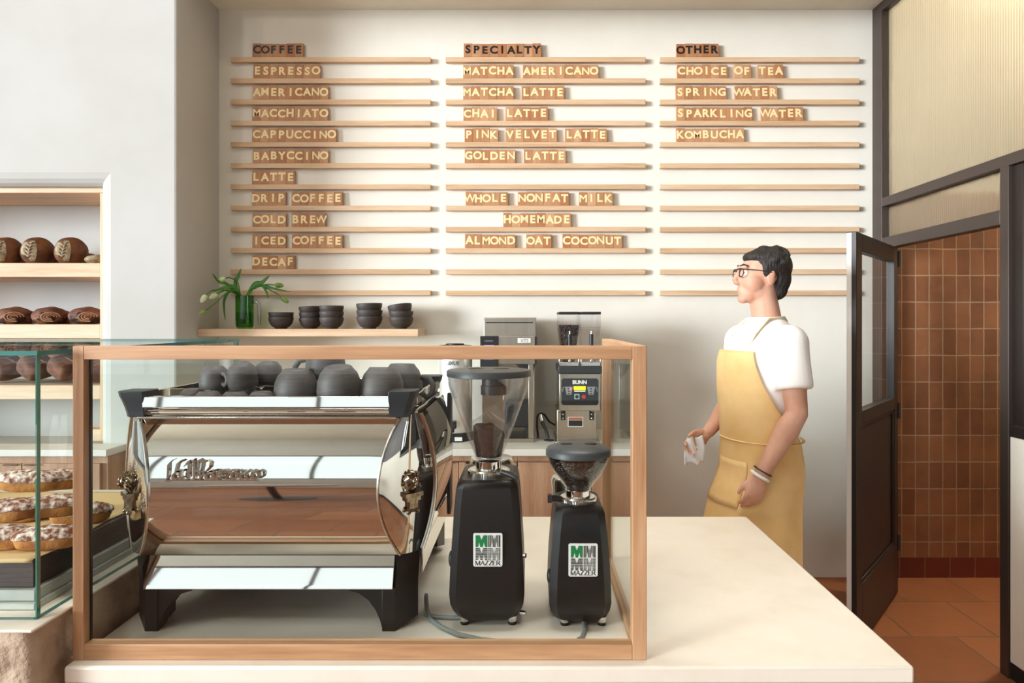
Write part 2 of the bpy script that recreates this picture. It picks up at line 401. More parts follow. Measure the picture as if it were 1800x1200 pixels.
b = MB(); b.box(-8.2, -8.0, -4.7, -4.55, 0, HI); b.box(-.6, .1, -4.7, -4.55, 0, HI); b.box(2.1, 4.1, -4.7, -4.55, 0, HI)
for x0, x1 in ((-8.0, -.6), (.1, 2.1)): b.box(x0, x1, -4.7, -4.55, 0, .9 if x0 < -3 else .6); b.box(x0, x1, -4.7, -4.55, 3.3 if x0 < -3 else 3.0, HI)
struct(b.build('wall_front', M['plaster_white']))
window('window_3', True, -8.0, -.6, .9, 3.3, -4.62, 3); window('window_4', True, .1, 2.1, .6, 3.0, -4.62, 1)
o = MB(); o.box(-4.8, -2.0, -2.4, -2.34, HI, HI+.08); o.box(-4.8, -2.0, -.06, 0, HI, HI+.08); o.box(-4.8, -4.74, -2.34, -.06, HI, HI+.08); o.box(-2.06, -2.0, -2.34, -.06, HI, HI+.08); o.box(-3.42, -3.38, -2.34, -.06, HI, HI+.08)
struct(o.build('added_skylight_frame', M['bronze']))  # unseen frame made for the added overhead light opening
# right side: steel and ribbed-glass partition, low wall, window, the tiled room behind
b = MB(); b.box(2.085, 2.2, -4.6, 2.96, .075, 1.052)
b.box(2.09, 2.2, -4.6, .2, 1.0, HI); b.box(2.09, 2.2, .2, 3.6, CEIL-.05, HI)
struct(b.build('wall_right', M['plaster'], bevel=.004))
struct(MB().box(2.08, 2.09, -4.55, .2, 1.2, HI-.1).build('dark_bounce_panel', M['walnut']))  # unseen dark panel, added to cut bounce light from the right
struct(MB().box(2.093, 2.18, -4.6, 2.96, 0, .075).build('baseboard_right', M['black_matte']))
part = bpy.data.objects.new('window_1', None); COL.objects.link(part); part.location = (XP, 3.5, 0); ORI[part] = Vector((XP, 3.5, 0)); struct(part)
X0, X1 = XP-.006, XP+.06
MB().box(X0, X1, 4.03, YB, 0, CEIL).build('post', M['bronze'], part, bevel=.003)
MB().box(X0, X1, 2.964, 3.019, 0, 2.23).build('post', M['bronze'], part, bevel=.003)
MB().box(X0, X1, .2, 4.03, 3.385, CEIL).build('top_rail', M['bronze'], part, bevel=.003)
MB().box(X0, X1, .2, 4.03, 2.227, 2.279).build('middle_rail', M['bronze'], part, bevel=.003)
MB().box(X0+.004, X1, .2, 4.03, 2.237, 2.243).build('rail_groove', M['bronze_dark'], part)
MB().box(X0, X1, 3.019, 4.03, 1.978, 2.043).build('door_head', M['bronze'], part, bevel=.003)
def ribbed(y0, y1, z0, z1, name):
    o = MB(); n = int((y1-y0)/.017); V = []
    for i in range(n*6+1):
        y = y0+(y1-y0)*i/(n*6); V.append((2.118-.0026*abs(math.sin(math.pi*i/6)), y))
    pts = V+[(2.128, y1), (2.128, y0)]
    o.prism(pts, z0, z1, 'z')
    return o.build(name, M['ribbed'], part, ang=50)
ribbed(.22, 4.03, 2.279, 3.385, 'ribbed_pane'); ribbed(3.019, 4.03, 2.043, 2.227, 'transom_pane')
w = bpy.data.objects.new('window_5', None); COL.objects.link(w); w.location = (XP, 1.6, 1.05); ORI[w] = Vector((XP, 1.6, 1.05)); struct(w)
b = MB(); b.box(XP+.012, X1, 2.9, 2.964, 1.052, 2.227); b.box(XP-.004, X1, .2, 2.964, 1.052, 1.105); b.box(XP+.012, X1, .2, .26, 1.105, 2.227)
b.build('window_frame', M['bronze_dark'], w, bevel=.003)
MB().box(XP+.035, XP+.043, .26, 2.9, 1.105, 2.227).build('pane', M['dim_room_glass'], w)
# tiled room
struct(MB().box(2.12, 4.05, YB, YB+.15, .122, 2.33).build('wall_tiled', M['zellige'], origin=(2.429, YB, .218)))
struct(MB().box(2.12, 4.05, YB-.006, YB+.15, 0, .122).build('baseboard_tiled', M['zellige_base'], origin=(2.40, YB, -.04)))
struct(MB().box(2.12, 4.05, YB+.01, YB+.15, 2.33, CEIL).build('wall_tiled_upper', M['plaster']))
b = MB(); b.box(4.0, 4.1, .1, 4.3, 0, CEIL); b.box(2.2, 4.1, .1, .2, 0, CEIL)
struct(b.build('wall_washroom', M['plaster']))
lp = thing('ceiling_lamp', 'round ceiling lamp in the tiled room behind the ribbed glass', 'lamp', (3.35, 3.82, CEIL-.06))
MB().lathe((3.35, 3.82, 0), [(.12, CEIL), (.12, CEIL-.03), (.11, CEIL-.035)], 32).build('base', M['bronze'], lp)
MB().lathe((3.35, 3.82, 0), [(.105, CEIL-.03), (.10, CEIL-.06), (.06, CEIL-.075)], 32).build('diffuser', M['lamp'], lp)
l = bpy.data.lights.new('washroom_lamp', 'POINT'); l.energy = 100; l.color = (1, .86, .66); l.shadow_soft_size = .12
o = bpy.data.objects.new('washroom_lamp', l); COL.objects.link(o); o.location = (3.35, 3.82, CEIL-.22)
lf = thing('added_linear_light', 'added long suspended light, out of view above the service counter', 'lamp', (.1, 1.9, 4.4))  # unseen fixture made up to go with the added counter lamp
MB().box(-1.05, 1.25, 1.72, 2.08, 4.40, 4.47).build('housing', M['bronze_dark'], lf, bevel=.004)
MB().box(-1.0, 1.2, 1.75, 2.05, 4.39, 4.401).build('diffuser', M['lamp'], lf)
for x in (-.8, 1.0): MB().tube([(x, 1.9, 4.47), (x, 1.9, HI-.003)], .004, 6).build('suspension', M['bronze_dark'], lf)
for (x, y), lb in (((-3.2, -.8), 'added round white pendant lamp, out of view, nearest the counter'), ((-5.2, -2.4), 'added round white pendant lamp, out of view, over the far corner')):  # invented pendants, added so the ceiling reflects brighter in the chrome
    pl_ = thing('added_pendant_lamp', lb, 'lamp', (x, y, 3.4), 'added globe pendant lamps')
    MB().ball((x, y, 3.55), .15, n=24, m=16).build('globe', M['lamp'], pl_)
    MB().tube([(x, y, 3.7), (x, y, HI-.003)], .005, 8).build('cord', M['bronze_dark'], pl_)
    pd = bpy.data.lights.new('added_pendant_light', 'POINT'); pd.energy = 70; pd.color = (1, .95, .86); pd.shadow_soft_size = .15
    po = bpy.data.objects.new('added_pendant_light', pd); COL.objects.link(po); po.location = (x, y, 3.85)
# open door, hinged on the partition
hinge = Vector((2.083, 3.90, 0)); dr = Vector((1.507, 3.19, 0))-hinge
door = bpy.data.objects.new('door_1', None); COL.objects.link(door); door.location = hinge
door.rotation_euler = (0, 0, math.atan2(dr.y, dr.x)); ORI[door] = Vector((0, 0, 0)); struct(door)
L = dr.length; t = .0225
b = MB()
b.box(0, .09, -t, t, .012, 1.97); b.box(L-.10, L, -t, t, .012, 1.97); b.box(.09, L-.1, -t, t, 1.885, 1.97)
b.box(.09, L-.1, -t, t, 1.06, 1.125); b.box(.09, L-.1, -t, t, .012, .30)
b.build('door_frame', M['bronze_dark'], door, bevel=.003)
b = MB(); b.box(.085, L-.095, -.008, .008, .29, 1.07); b.build('lower_panel', M['bronze_dark'], door)
b = MB()
for s in (-1, 1):
    y0, y1 = sorted((s*.008, s*.018))
    b.box(.09, L-.1, y0, y1, .30, .318); b.box(.09, L-.1, y0, y1, 1.042, 1.06); b.box(.09, .108, y0, y1, .3, 1.06); b.box(L-.118, L-.1, y0, y1, .3, 1.06)
b.build('panel_moulding', M['bronze_dark'], door, bevel=.004)
MB().box(.085, L-.095, -.004, .004, 1.115, 1.895).build('pane', M['glass'], door)
for z in (.25, 1.0, 1.86):
    MB().lathe((0.0, 0.028, 0), [(.008, z), (.008, z+.09)], 10).build('hinge', M['bronze'], door)
MB().box(L, L+.002, -.021, .0, .02, 1.965).build('white_edge_strip', M['white'], door)  # narrow white strip along part of the free edge

# ------------------------------------------------------------------ bread niche: wooden shelf unit, low cabinet
su = thing('shelf_unit', 'pale oak bread shelf unit set into the white plaster niche', 'shelf', (-3.15, 3.9, .9))
def brd(name, x0, x1, y0, y1, z0, z1, m, par, bev=.003): return MB().box(x0, x1, y0, y1, z0, z1).build(name, M[m], par, bevel=bev)
brd('top_board', -4.0, -2.303, 3.70, 4.118, 2.247, 2.274, 'pale_x', su)
brd('side_board', -2.326, -2.303, 3.70, 4.118, .902, 2.247, 'pale_z', su); brd('side_board', -4.0, -3.977, 3.70, 4.118, .902, 2.247, 'pale_z', su)
SZ = (1.868, 1.535, 1.205)
for z in SZ: brd('shelf', -3.977, -2.326, 3.703, 4.118, z-.077, z, 'pale_x', su)
cb = thing('low_cabinet', 'oak base cabinet with two slim dark pulls under the bread shelves', 'cabinet', (-3.1, 3.6, 0))
MB().box(-3.95, -2.16, 3.50, 3.639, .08, .864).build('body', M['cab'], cb)
xs = [(-2.62, -2.18), (-3.06, -2.63), (-3.5, -3.07), (-3.94, -3.51)]
xs = [(-2.585, -2.19), (-2.985, -2.59), (-3.385, -2.99), (-3.785, -3.39)]
for i, (x0, x1) in enumerate(xs):
    d = MB().box(x0, x1, 3.482, 3.50, .1, .826).build('door', M['cab'], cb, bevel=.0015)
    hx = x0+.05 if i % 2 == 0 else x1-.05
    MB().box(hx-.035, hx+.035, 3.468, 3.484, .818, .824).build('pull', M['antique'], d)
tag(MB().box(-4.0, -2.145, 3.465, 3.64, .864, .90).build('worktop', M['slab_white'], bevel=.003), 'white stone worktop below the bread shelves', 'worktop')
bx_ = thing('wooden_box', 'small pale wooden box on the white worktop in the niche corner', 'box', (-2.40, 3.77, .90))
for q in ((-2.47, -2.33, 3.71, 3.72), (-2.47, -2.33, 3.82, 3.83), (-2.47, -2.46, 3.72, 3.82), (-2.34, -2.33, 3.72, 3.82)):
    MB().box(*q, .901, .965).build('side', M['pale_x'], bx_, bevel=.001)
MB().box(-2.46, -2.34, 3.72, 3.82, .901, .91).build('bottom', M['pale_x'], bx_)

# ------------------------------------------------------------------ back counter under the menu
tag(MB().box(-1.879, .565, 3.475, YB-.001, .864, .90).build('worktop', M['slab_white'], bevel=.003), 'white stone worktop of the back counter under the menu ledges', 'worktop')
CG = 'oak cabinets of the back counter'
units = [(-1.86, -1.26), (-1.26, -.66), (-.66, -.06), (-.06, .55)]
wh = ['oak cabinet under the back worktop, beside the pier', 'oak cabinet under the back worktop, behind the espresso machine',
      'oak cabinet under the back worktop, behind the tall coffee grinder', 'oak cabinet under the back worktop, behind the small coffee grinder']
for (x0, x1), lb in zip(units, wh):
    u = thing('base_cabinet', lb, 'cabinet', ((x0+x1)/2, 3.8, 0), CG)
    MB().box(x0+.001, x1-.001, 3.52, YB-.002, .08, .863).build('body', M['cab'], u)
    MB().box(x0+.001, x1-.001, 3.498, 3.52, .838, .863).build('top_rail', M['cab'], u)
    MB().box(x0+.01, x1-.01, 3.56, YB-.01, 0, .08).build('plinth', M['bronze_dark'], u)
    xm = (x0+x1)/2
    for a0, a1, hx in ((x0+.003, xm-.0015, xm-.05), (xm+.0015, x1-.003, xm+.05)):
        d = MB().box(a0, a1, 3.5, 3.52, .09, .828).build('door', M['cab'], u, bevel=.0015)
        MB().box(hx-.014, hx+.014, 3.488, 3.505, .824, .832).build('pull', M['bronze_dark'], d)

# ------------------------------------------------------------------ service counter, stone ledge
sc = thing('service_counter', 'cream stone service counter carrying the espresso machine and grinders', 'counter', (-.1, 2.05, 0))
MB().box(-1.012, .838, 1.483, 2.63, .762, .80).build('worktop', M['counter'], sc, bevel=.006)
MB().box(-1.01, .832, 1.488, 2.62, 0, .762).build('body', M['counter'], sc)
sl = thing('stone_ledge', 'rough limestone ledge with a cream top under the glass pastry case', 'ledge', (-2.3, 2.0, 0))
def rock(u, v):
    # path: along the front from x=-3.5 to the corner, then back along the right face
    P = [(-3.5, 1.425), (-1.036, 1.425), (-1.036, 2.6)]
    l1 = 2.464; l2 = 1.175; s = u*(l1+l2); z = v*.9065
    if s < l1: p = Vector((P[0][0]+s, 1.425, z)); n = Vector((0, -1, 0))
    else: p = Vector((-1.036, 1.425+s-l1, z)); n = Vector((1, 0, 0))
    f = noise.fractal(p*7, 1, 2, 5)*.011+noise.fractal(p*26, 1, 2, 3)*.005
    if abs(s-l1) < .02: n = Vector((.7, -.7, 0)); f *= .6; f -= .005
    if n.x > .9 : f = min(f, .010)
    return p+n*f
b = MB(); b.grid(rock, 240, 70); b.build('rough_block', M['stone'], sl, ang=180, fix=False)
def wob(x, k): return .004*noise.noise(Vector((x*9, k, 0)))+.003*noise.noise(Vector((x*31, k, 2)))
pts = [(-3.5, 2.6), (-3.5, 1.415)]
for i in range(80): x = -3.5+2.464*i/80; pts.append((x, 1.415+wob(x, 1)))
for i in range(41): y = 1.415+1.185*i/40; pts.append((-1.03+wob(y, 5), y))
b = MB(); b.prism(pts, .904, .91, 'z'); b.build('top', M['counter'], sl, bevel=.002)

# ------------------------------------------------------------------ glass pastry case
pc = thing('pastry_case', 'frameless glass pastry display case on the stone ledge', 'display case', (-2.2, 1.97, .91))
def pane(name, x0, x1, y0, y1, z0, z1, par, thin):
    """glass plate, green cut edges in a second slot; thin = index of the thin axis"""
    o = MB().box(x0, x1, y0, y1, z0, z1).build(name, [M['case_glass'], M['edge']], par, smooth=False)
    for p in o.data.polygons:
        p.material_index = 0 if abs(p.normal[thin]) > .5 else 1
    return o
pane('front_pane', -3.4, -1.057, 1.466, 1.477, .911, 1.477, pc, 1)
pane('side_pane', -1.068, -1.057, 1.477, 2.486, .911, 1.477, pc, 0)
pane('side_pane', -3.4, -3.392, 1.474, 2.486, .911, 1.477, pc, 0)
pane('top_pane', -3.4, -1.055, 1.464, 2.488, 1.477, 1.487, pc, 2)
pane('sliding_pane', -2.3, -1.067, 2.470, 2.476, .914, 1.476, pc, 1); pane('sliding_pane', -3.39, -1.178, 2.479, 2.485, .914, 1.476, pc, 1)
tag(MB().box(-3.1, -1.095, 1.512, 2.3, .911, .926).build('stone_slab', M['marble'], bevel=.002), 'lower grey marble slab under the pastry board in the glass case', 'slab', 'marble slabs in the pastry case')
tag(MB().box(-3.1, -1.102, 1.522, 2.3, .9265, .952).build('stone_slab', M['marble'], bevel=.002), 'upper grey marble slab directly under the dark pastry board', 'slab', 'marble slabs in the pastry case')
tag(MB().box(-2.3, -1.112, 1.533, 2.12, .953, 1.0165).build('serving_board', M['walnut'], bevel=.002), 'thick dark walnut serving board inside the glass pastry case', 'board')
b = MB()
def paper(u, v):
    y = 1.52+v*.63; x = -2.3+u*(1.187+.012*math.sin(v*9))
    z = 1.0185+.0010*(1+math.sin(u*40+v*7))
    y = 1.526+max(0, v-.05)*.63
    if v < .05: z -= (.05-v)*(.12+.30*max(0, u-.75)); x = min(x, -1.116) if u < .999 else x
    return Vector((x, y, z))
b.grid(paper, 60, 40)
tag(b.build('parchment_sheet', M['parchment'], solid=.0008, ang=60), 'sheet of brown parchment paper under the sugared pastries', 'paper')
# pastries
def pastry(name):
    t_ = thing('pastry', name, 'pastry', (0, 0, 0), 'sugared pastries on the board')
    b = MB(); rings = []
    pr = [(.72, 0), (.9, .006), (.97, .018), (1.0, .026)]
    def shape(k, z, n=40):
        r = []
        for i in range(n):
            a = 2*math.pi*i/n; c, s = math.cos(a), math.sin(a)
            e = 1+.03*noise.noise(Vector((c*2, s*2, z*30)))
            r.append(Vector((.072*k*e*math.copysign(abs(c)**.8, c), .031*k*e*math.copysign(abs(s)**.8, s), z)))
        return r
    b.loft([shape(k, z) for k, z in pr]); b.build('pastry_base', M['pastry'], t_)
    b = MB(); pr = [(.98, .024), (1.06, .027), (1.05, .033), (.93, .041), (.7, .047), (.35, .051), (.05, .052)]
    b.loft([[p+Vector((0, 0, .003*noise.noise(p*60))) for p in shape(k, z)] for k, z in pr]); b.build('sugared_top', M['sugar'], t_)
    return t_
P0 = None
for px, py, Y, z0, rz, lb in [
    (85, 945, 1.60, 1.021, 14, 'bottom front sugared pastry beside the edge of the parchment'),
    (4, 965, 1.60, 1.021, 6, 'bottom front sugared pastry cut off by the photo edge'),
    (8, 925, 1.64, 1.073, 4, 'sugared pastry stacked second high at the photo edge'),
    (92, 905, 1.68, 1.073, 16, 'sugared pastry stacked on the bottom front one behind the wooden post'),
    (50, 885, 1.72, 1.1255, 10, 'topmost sugared pastry crowning the pile'),
    (100, 885, 1.84, 1.1, 25, 'sugared pastry at the back of the pile, just showing'),
    (142, 920, 1.80, 1.021, 20, 'sugared pastry whose tip shows past the wooden guard post'),
    (30, 900, 1.82, 1.021, 0, 'low sugared pastry behind the pile'),
    (95, 910, 1.86, 1.021, 10, 'low sugared pastry at the back under another')]:
    if P0 is None: P0 = o = pastry(lb)
    else: o = dup(P0, (0, 0, 0), label=lb)
    o.location = (ax(px, Y), Y, z0); o.rotation_euler = (0, math.radians((rz*7) % 9-4) if z0 > 1.05 else 0, math.radians(rz))

# ------------------------------------------------------------------ wooden sneeze guard round the coffee machines
sg = thing('glass_guard', 'wood framed glass guard standing on the cream counter around the coffee machines', 'glass screen', (-.38, 1.8, .80))
ZT = 1.496
brd('post', -1.012, -.987, 1.513, 1.543, .8005, ZT, 'frame_z', sg, .0015)
brd('post', .229, .261, 1.513, 1.545, .8005, ZT, 'frame_z', sg, .0015)
brd('post', .229, .261, 2.125, 2.15, .8005, ZT, 'frame_z', sg, .0015)
brd('top_rail', -.987, .229, 1.513, 1.543, ZT-.030, ZT, 'frame_x', sg, .0015)
brd('bottom_rail', -.987, .229, 1.513, 1.543, .8005, .8345, 'frame_x', sg, .0015)
brd('top_rail', .229, .261, 1.545, 2.125, ZT-.030, ZT, 'frame_y', sg, .0015)
brd('bottom_rail', .235, .257, 1.545, 2.125, .8005, .818, 'frame_y', sg, .0015)
MB().box(-.987, .229, 1.526, 1.532, .8345, ZT-.03).build('front_pane', M['glass'], sg, smooth=False)
MB().box(.242, .248, 1.545, 2.125, .818, ZT-.03).build('side_pane', M['glass'], sg, smooth=False)
MB().box(-.987, -.985, 1.533, 1.541, .8345, ZT-.03).build('glazing_channel', M['bronze_dark'], sg)

# ------------------------------------------------------------------ dining side behind the camera (it shows in the chrome)
for (x, y), lb in zip(((-1.7, -1.3), (.6, -2.0), (-3.6, -2.6)), ('round wooden cafe table nearest the counter', 'round wooden cafe table by the street window', 'round wooden cafe table by the far corner')):
    t_ = thing('cafe_table', lb, 'table', (x, y, 0), 'round cafe tables')
    MB().lathe((x, y, 0), [(.44, .715), (.45, .72), (.45, .74), (.44, .745)], 48).build('tabletop', M['table'], t_)
    MB().lathe((x, y, 0), [(.03, .03), (.03, .715)], 16).build('pedestal', M['bronze_dark'], t_)
    MB().lathe((x, y, 0), [(.26, 0), (.26, .012), (.05, .035)], 32).build('base', M['bronze_dark'], t_)
# ------------------------------------------------------------------ espresso machine
XC = -.628
em = thing('espresso_machine', 'polished chrome espresso machine with black feet behind the glass guard', 'espresso machine', (XC, 1.95, .80))
Z0, Z1 = .985, 1.322; ZM = 1.15
def bul(z):
    k = (z-ZM)/.172
    return .048*max(0, 1-k*k)
def cornA(z, s): bb = bul(z); return Vector((XC+s*(.317-bb), 1.66-bb, z))
def cornB(z, s): bb = bul(z); return Vector((XC+s*(.3586+.66*bb), 1.7016+.66*bb, z))
def cornC(z, s): bb = bul(z); return Vector((XC+s*(.3586+.66*bb), 2.14-.5*bb, z))
def zz(v): return Z0+(Z1-Z0)*v
MB().grid(lambda u, v: cornA(zz(v), -1).lerp(cornA(zz(v), 1), u), 16, 28).build('front_panel', M['chrome'], em, fix=True)
def eye(s):
    def f(u, v):
        a, c = cornA(zz(v), s), cornB(zz(v), s); w = (c-a).length
        return a.lerp(c, u)+Vector((s*.707, -.707, 0))*(.10*w*4*u*(1-u))
    return f
for s in (-1, 1):
    e = MB().grid(eye(s), 14, 28).build('corner_panel', M['chrome'], em)
    for fn in (cornA, cornB):
        MB().tube([fn(zz(i/24), s)+Vector((s*.002, -.002, 0)) for i in range(25)], .0036, 8).build('chrome_rim', M['chrome_soft'], e)
    MB().grid(lambda u, v: cornB(zz(v), s).lerp(cornC(zz(v), s), u), 10, 28).build('side_panel', M['chrome'], em)
    # black end cap of the barista side
    MB().prism([(2.12, .95), (2.17, .97), (2.17, 1.31), (2.13, 1.33), (2.10, 1.2)], XC+s*.372, XC+s*.385, 'x').build('end_cap', M['black_matte'], em, bevel=.004)
MB().prism([(XC-.36, .985), (XC+.36, .985), (XC+.36, 1.315), (XC-.36, 1.315)], 2.10, 2.14).build('rear_panel', M['chrome_soft'], em)
for x in (XC-.16, XC+.16):
    g = MB().lathe((x, 2.2, 0), [(.036, 1.08), (.036, 1.15), (.03, 1.17)], 24).build('group_head', M['chrome'], em)
    MB().tube([(x, 2.12, 1.16), (x, 2.2, 1.165)], .02, 12).build('group_neck', M['chrome'], g)
    MB().lathe((x, 2.2, 0), [(.03, 1.045), (.034, 1.08)], 24).build('filter_basket', M['chrome_soft'], g)
    MB().tube([(x, 2.23, 1.065), (x, 2.29, 1.06), (x, 2.37, 1.045)], [.008, .013, .012], 12).build('handle', M['black_matte'], g)
for s in (-1, 1):
    wnd = MB().tube([(XC+s*.33, 2.16, 1.20), (XC+s*.33, 2.24, 1.22), (XC+s*.33, 2.26, 1.18), (XC+s*.33, 2.27, .99)], .006, 10).build('steam_wand', M['chrome'], em)
    MB().lathe((XC+s*.33, 2.17, 1.25), [(.018, 0), (.02, .01), (.018, .035)], 16).build('knob', M['black_matte'], wnd)
# base
MB().prism([(1.672, .986), (1.668, .974), (1.642, .917), (1.640, .906), (1.72, .906), (1.72, .986)], XC-.300, XC+.300, 'x').build('base_panel', M['chrome'], em, bevel=.0012)
b = MB(); b.box(XC-.315, XC+.315, 1.668, 1.69, .979, .992); b.build('base_trim', M['black_matte'], em)
b = MB(); b.box(XC-.312, XC+.312, 1.655, 1.68, .988, 1.003); b.build('lower_trim', M['chrome_soft'], em, bevel=.003)
MB().box(XC-.34, XC+.34, 1.72, 2.30, .905, .98).build('chassis', M['bronze_dark'], em)
for s in (-1, 1):
    x = XC+s*.352
    b = MB(); b.prism([(1.735, .912), (1.735, .978), (2.30, .978), (2.30, .912)], min(x, x+s*.006), max(x, x+s*.006), 'x'); bs = b.build('base_side', M['chrome'], em, bevel=.002)
    MB().box(min(x-s*.01, x+s*.012), max(x-s*.01, x+s*.012), 2.30, 2.345, .905, .985).build('end_cap', M['black_matte'], bs, bevel=.006)
MB().box(XC-.33, XC+.33, 2.14, 2.34, .90, .945).build('drip_tray', M['chrome_soft'], em, bevel=.004)
# feet
def foot(s, fy):
    X = lambda k: XC+s*k
    Y = (lambda y: y) if fy > 0 else (lambda y: 3.96-y)
    b = MB()
    pl = [(.272, 1.652), (.302, 1.652), (.350, 1.712), (.335, 1.78), (.272, 1.74)]
    zb = [.8005, .8005, .815, .832, .815]
    r0 = [Vector((X(p[0]), Y(p[1]), z)) for p, z in zip(pl, zb)]
    r1 = [Vector((X(p[0]), Y(p[1]), .904)) for p in pl]
    pl = [(max(p[0], .3035), p[1]) for p in pl]
    r15 = [Vector((X(p[0]), Y(p[1]), .906)) for p in pl]
    r2 = [Vector((X(p[0]+.004), Y(p[1]-.001), .955)) for p in pl]
    r3 = [Vector((X(p[0]-.002), Y(p[1]+.012), .986)) for p in pl]
    b.loft([r0, r1, r15, r2, r3])
    f = b.build('foot', M['black'], em, bevel=.003)
    arc = [(X(.20), .906), (X(.20), .897)]+[(X(.272-.072*math.cos(math.radians(a))), .897-.085*math.sin(math.radians(a))) for a in range(10, 91, 10)]
    arc = [(X(.19), .906), (X(.19), .897), (X(.215), .890), (X(.238), .873), (X(.255), .850), (X(.266), .825), (X(.272), .801), (X(.29), .801), (X(.29), .906)]
    y0, y1 = sorted((Y(1.656), Y(1.70)))
    MB().prism(arc, y0, y1).build('bracket', M['black'], f, bevel=.002)
for s in (-1, 1):
    for fy in (1, -1): foot(s, fy)
# cup tray and rails
MB().box(XC-.335, XC+.335, 1.66, 2.13, 1.308, 1.3175).build('cup_tray', M['steel'], em)
MB().box(XC-.31, XC+.31, 1.632, 1.66, 1.317, 1.323).build('top_trim', M['chrome_soft'], em, bevel=.002)
MB().box(XC-.305, XC+.305, 1.640, 1.66, 1.3235, 1.341).build('cup_rail_base', M['chrome'], em, bevel=.003)
MB().tube([(XC-.30, 1.636, 1.331), (XC+.30, 1.636, 1.331)], .0035, 8).build('trim_bead', M['chrome'], em)
MB().prism([(1.626, 1.345), (1.630, 1.371), (1.640, 1.372), (1.640, 1.344)], XC-.295, XC+.295, 'x').build('cup_rail', M['chrome'], em, bevel=.0015)
MB().box(XC-.30, XC+.30, 2.13, 2.142, 1.34, 1.372).build('cup_rail', M['chrome'], em, bevel=.0015)
for s in (-1, 1):
    x0, x1 = sorted((XC+s*.343, XC+s*.352))
    MB().box(x0, x1, 1.69, 2.11, 1.345, 1.372).build('cup_rail', M['chrome'], em, bevel=.0015)
    MB().box(x0, x1, 1.69, 2.11, 1.322, 1.334).build('cup_rail', M['chrome'], em, bevel=.0015)
    for yc, fy in ((1.662, -1), (2.115, 1)):
        rings = []
        for z, k in ((1.321, 0), (1.33, .001), (1.345, .005), (1.36, .010), (1.372, .015), (1.384, .017)):
            xi, xo = XC+s*.292, XC+s*(.340+k); yi, yo = yc-fy*.035, yc+fy*(.030+k*.5)
            rings.append([Vector((xi, yo, z)), Vector((xo-s*.012, yo, z)), Vector((xo, yo-fy*.012, z)), Vector((xo, yi, z)), Vector((xi, yi, z))])
        MB().loft(rings).build('corner_block', M['block'], em, bevel=.002)
# chrome lettering on the back panel, broad-pen strokes
def nib(o, path, w, ang, y0, y1, fx, fz):
    c, s_ = math.cos(math.radians(ang))*w/2, math.sin(math.radians(ang))*w/2
    for (xa, ya), (xb, yb) in zip(path, path[1:]):
        q = [(xa-c, ya+s_), (xa+c, ya-s_), (xb+c, yb-s_), (xb-c, yb+s_)]
        ar = sum(q[i][0]*q[(i+1) % 4][1]-q[(i+1) % 4][0]*q[i][1] for i in range(4))
        if abs(ar) < 60: continue
        o.prism([(fx(p[0]), fz(p[1])) for p in q], y0, y1)
def loop(cx, cy, rx, ry, a0=0, a1=360, n=14):
    return [(cx+rx*math.cos(math.radians(a0+(a1-a0)*i/n)), cy+ry*math.sin(math.radians(a0+(a1-a0)*i/n))) for i in range(n+1)]
LET = {
 'l': [[(345, 222), (300, 240), (255, 290), (250, 400), (243, 500), (215, 540)], [(215, 540), (300, 540)]],
 'a1': [[(420, 400), (365, 400), (325, 435), (315, 480), (340, 520), (400, 505)], [(425, 395), (425, 500), (450, 525)], [(380, 395), (430, 400)]],
 'M': [[(495, 320), (545, 250), (560, 300), (560, 500), (520, 535)], [(560, 270), (625, 225), (640, 280), (640, 530)], [(640, 260), (720, 225), (765, 260), (765, 340), (715, 410), (665, 450)], [(690, 440), (755, 470), (720, 530)]],
 'a2': [[(905, 405), (850, 405), (815, 440), (810, 480), (835, 520), (890, 500)], [(915, 395), (915, 500), (940, 525)], [(870, 395), (920, 400)]],
 'r': [[(985, 395), (985, 525), (1015, 525)], [(985, 420), (1030, 390), (1055, 410)], [(1030, 440), (1050, 470), (1015, 520)]],
 'z': [[(1095, 400), (1185, 398)], [(1185, 398), (1110, 520)], [(1110, 520), (1190, 520)]],
 'o1': [loop(1240, 460, 42, 62)],
 'c1': [[(1400, 405), (1370, 395), (1335, 425), (1330, 480), (1350, 520), (1400, 512)]],
 'c2': [[(1485, 405), (1455, 395), (1420, 425), (1415, 480), (1435, 520), (1485, 512)]],
 'o2': [loop(1560, 460, 45, 62)]}
fx = lambda u: ax(270+u/8.571, 1.602); fz = lambda v: az(780+v/8.571, 1.602)
b = MB()
for g in LET.values():
    for st in g: nib(b, st, 44, 38, 1.592, 1.604, fx, fz)
b.box(fx(205), fx(1600), 1.601, 1.612, fz(556), fz(540))
b.build('lettering', M['chrome_soft'], em, smooth=False)
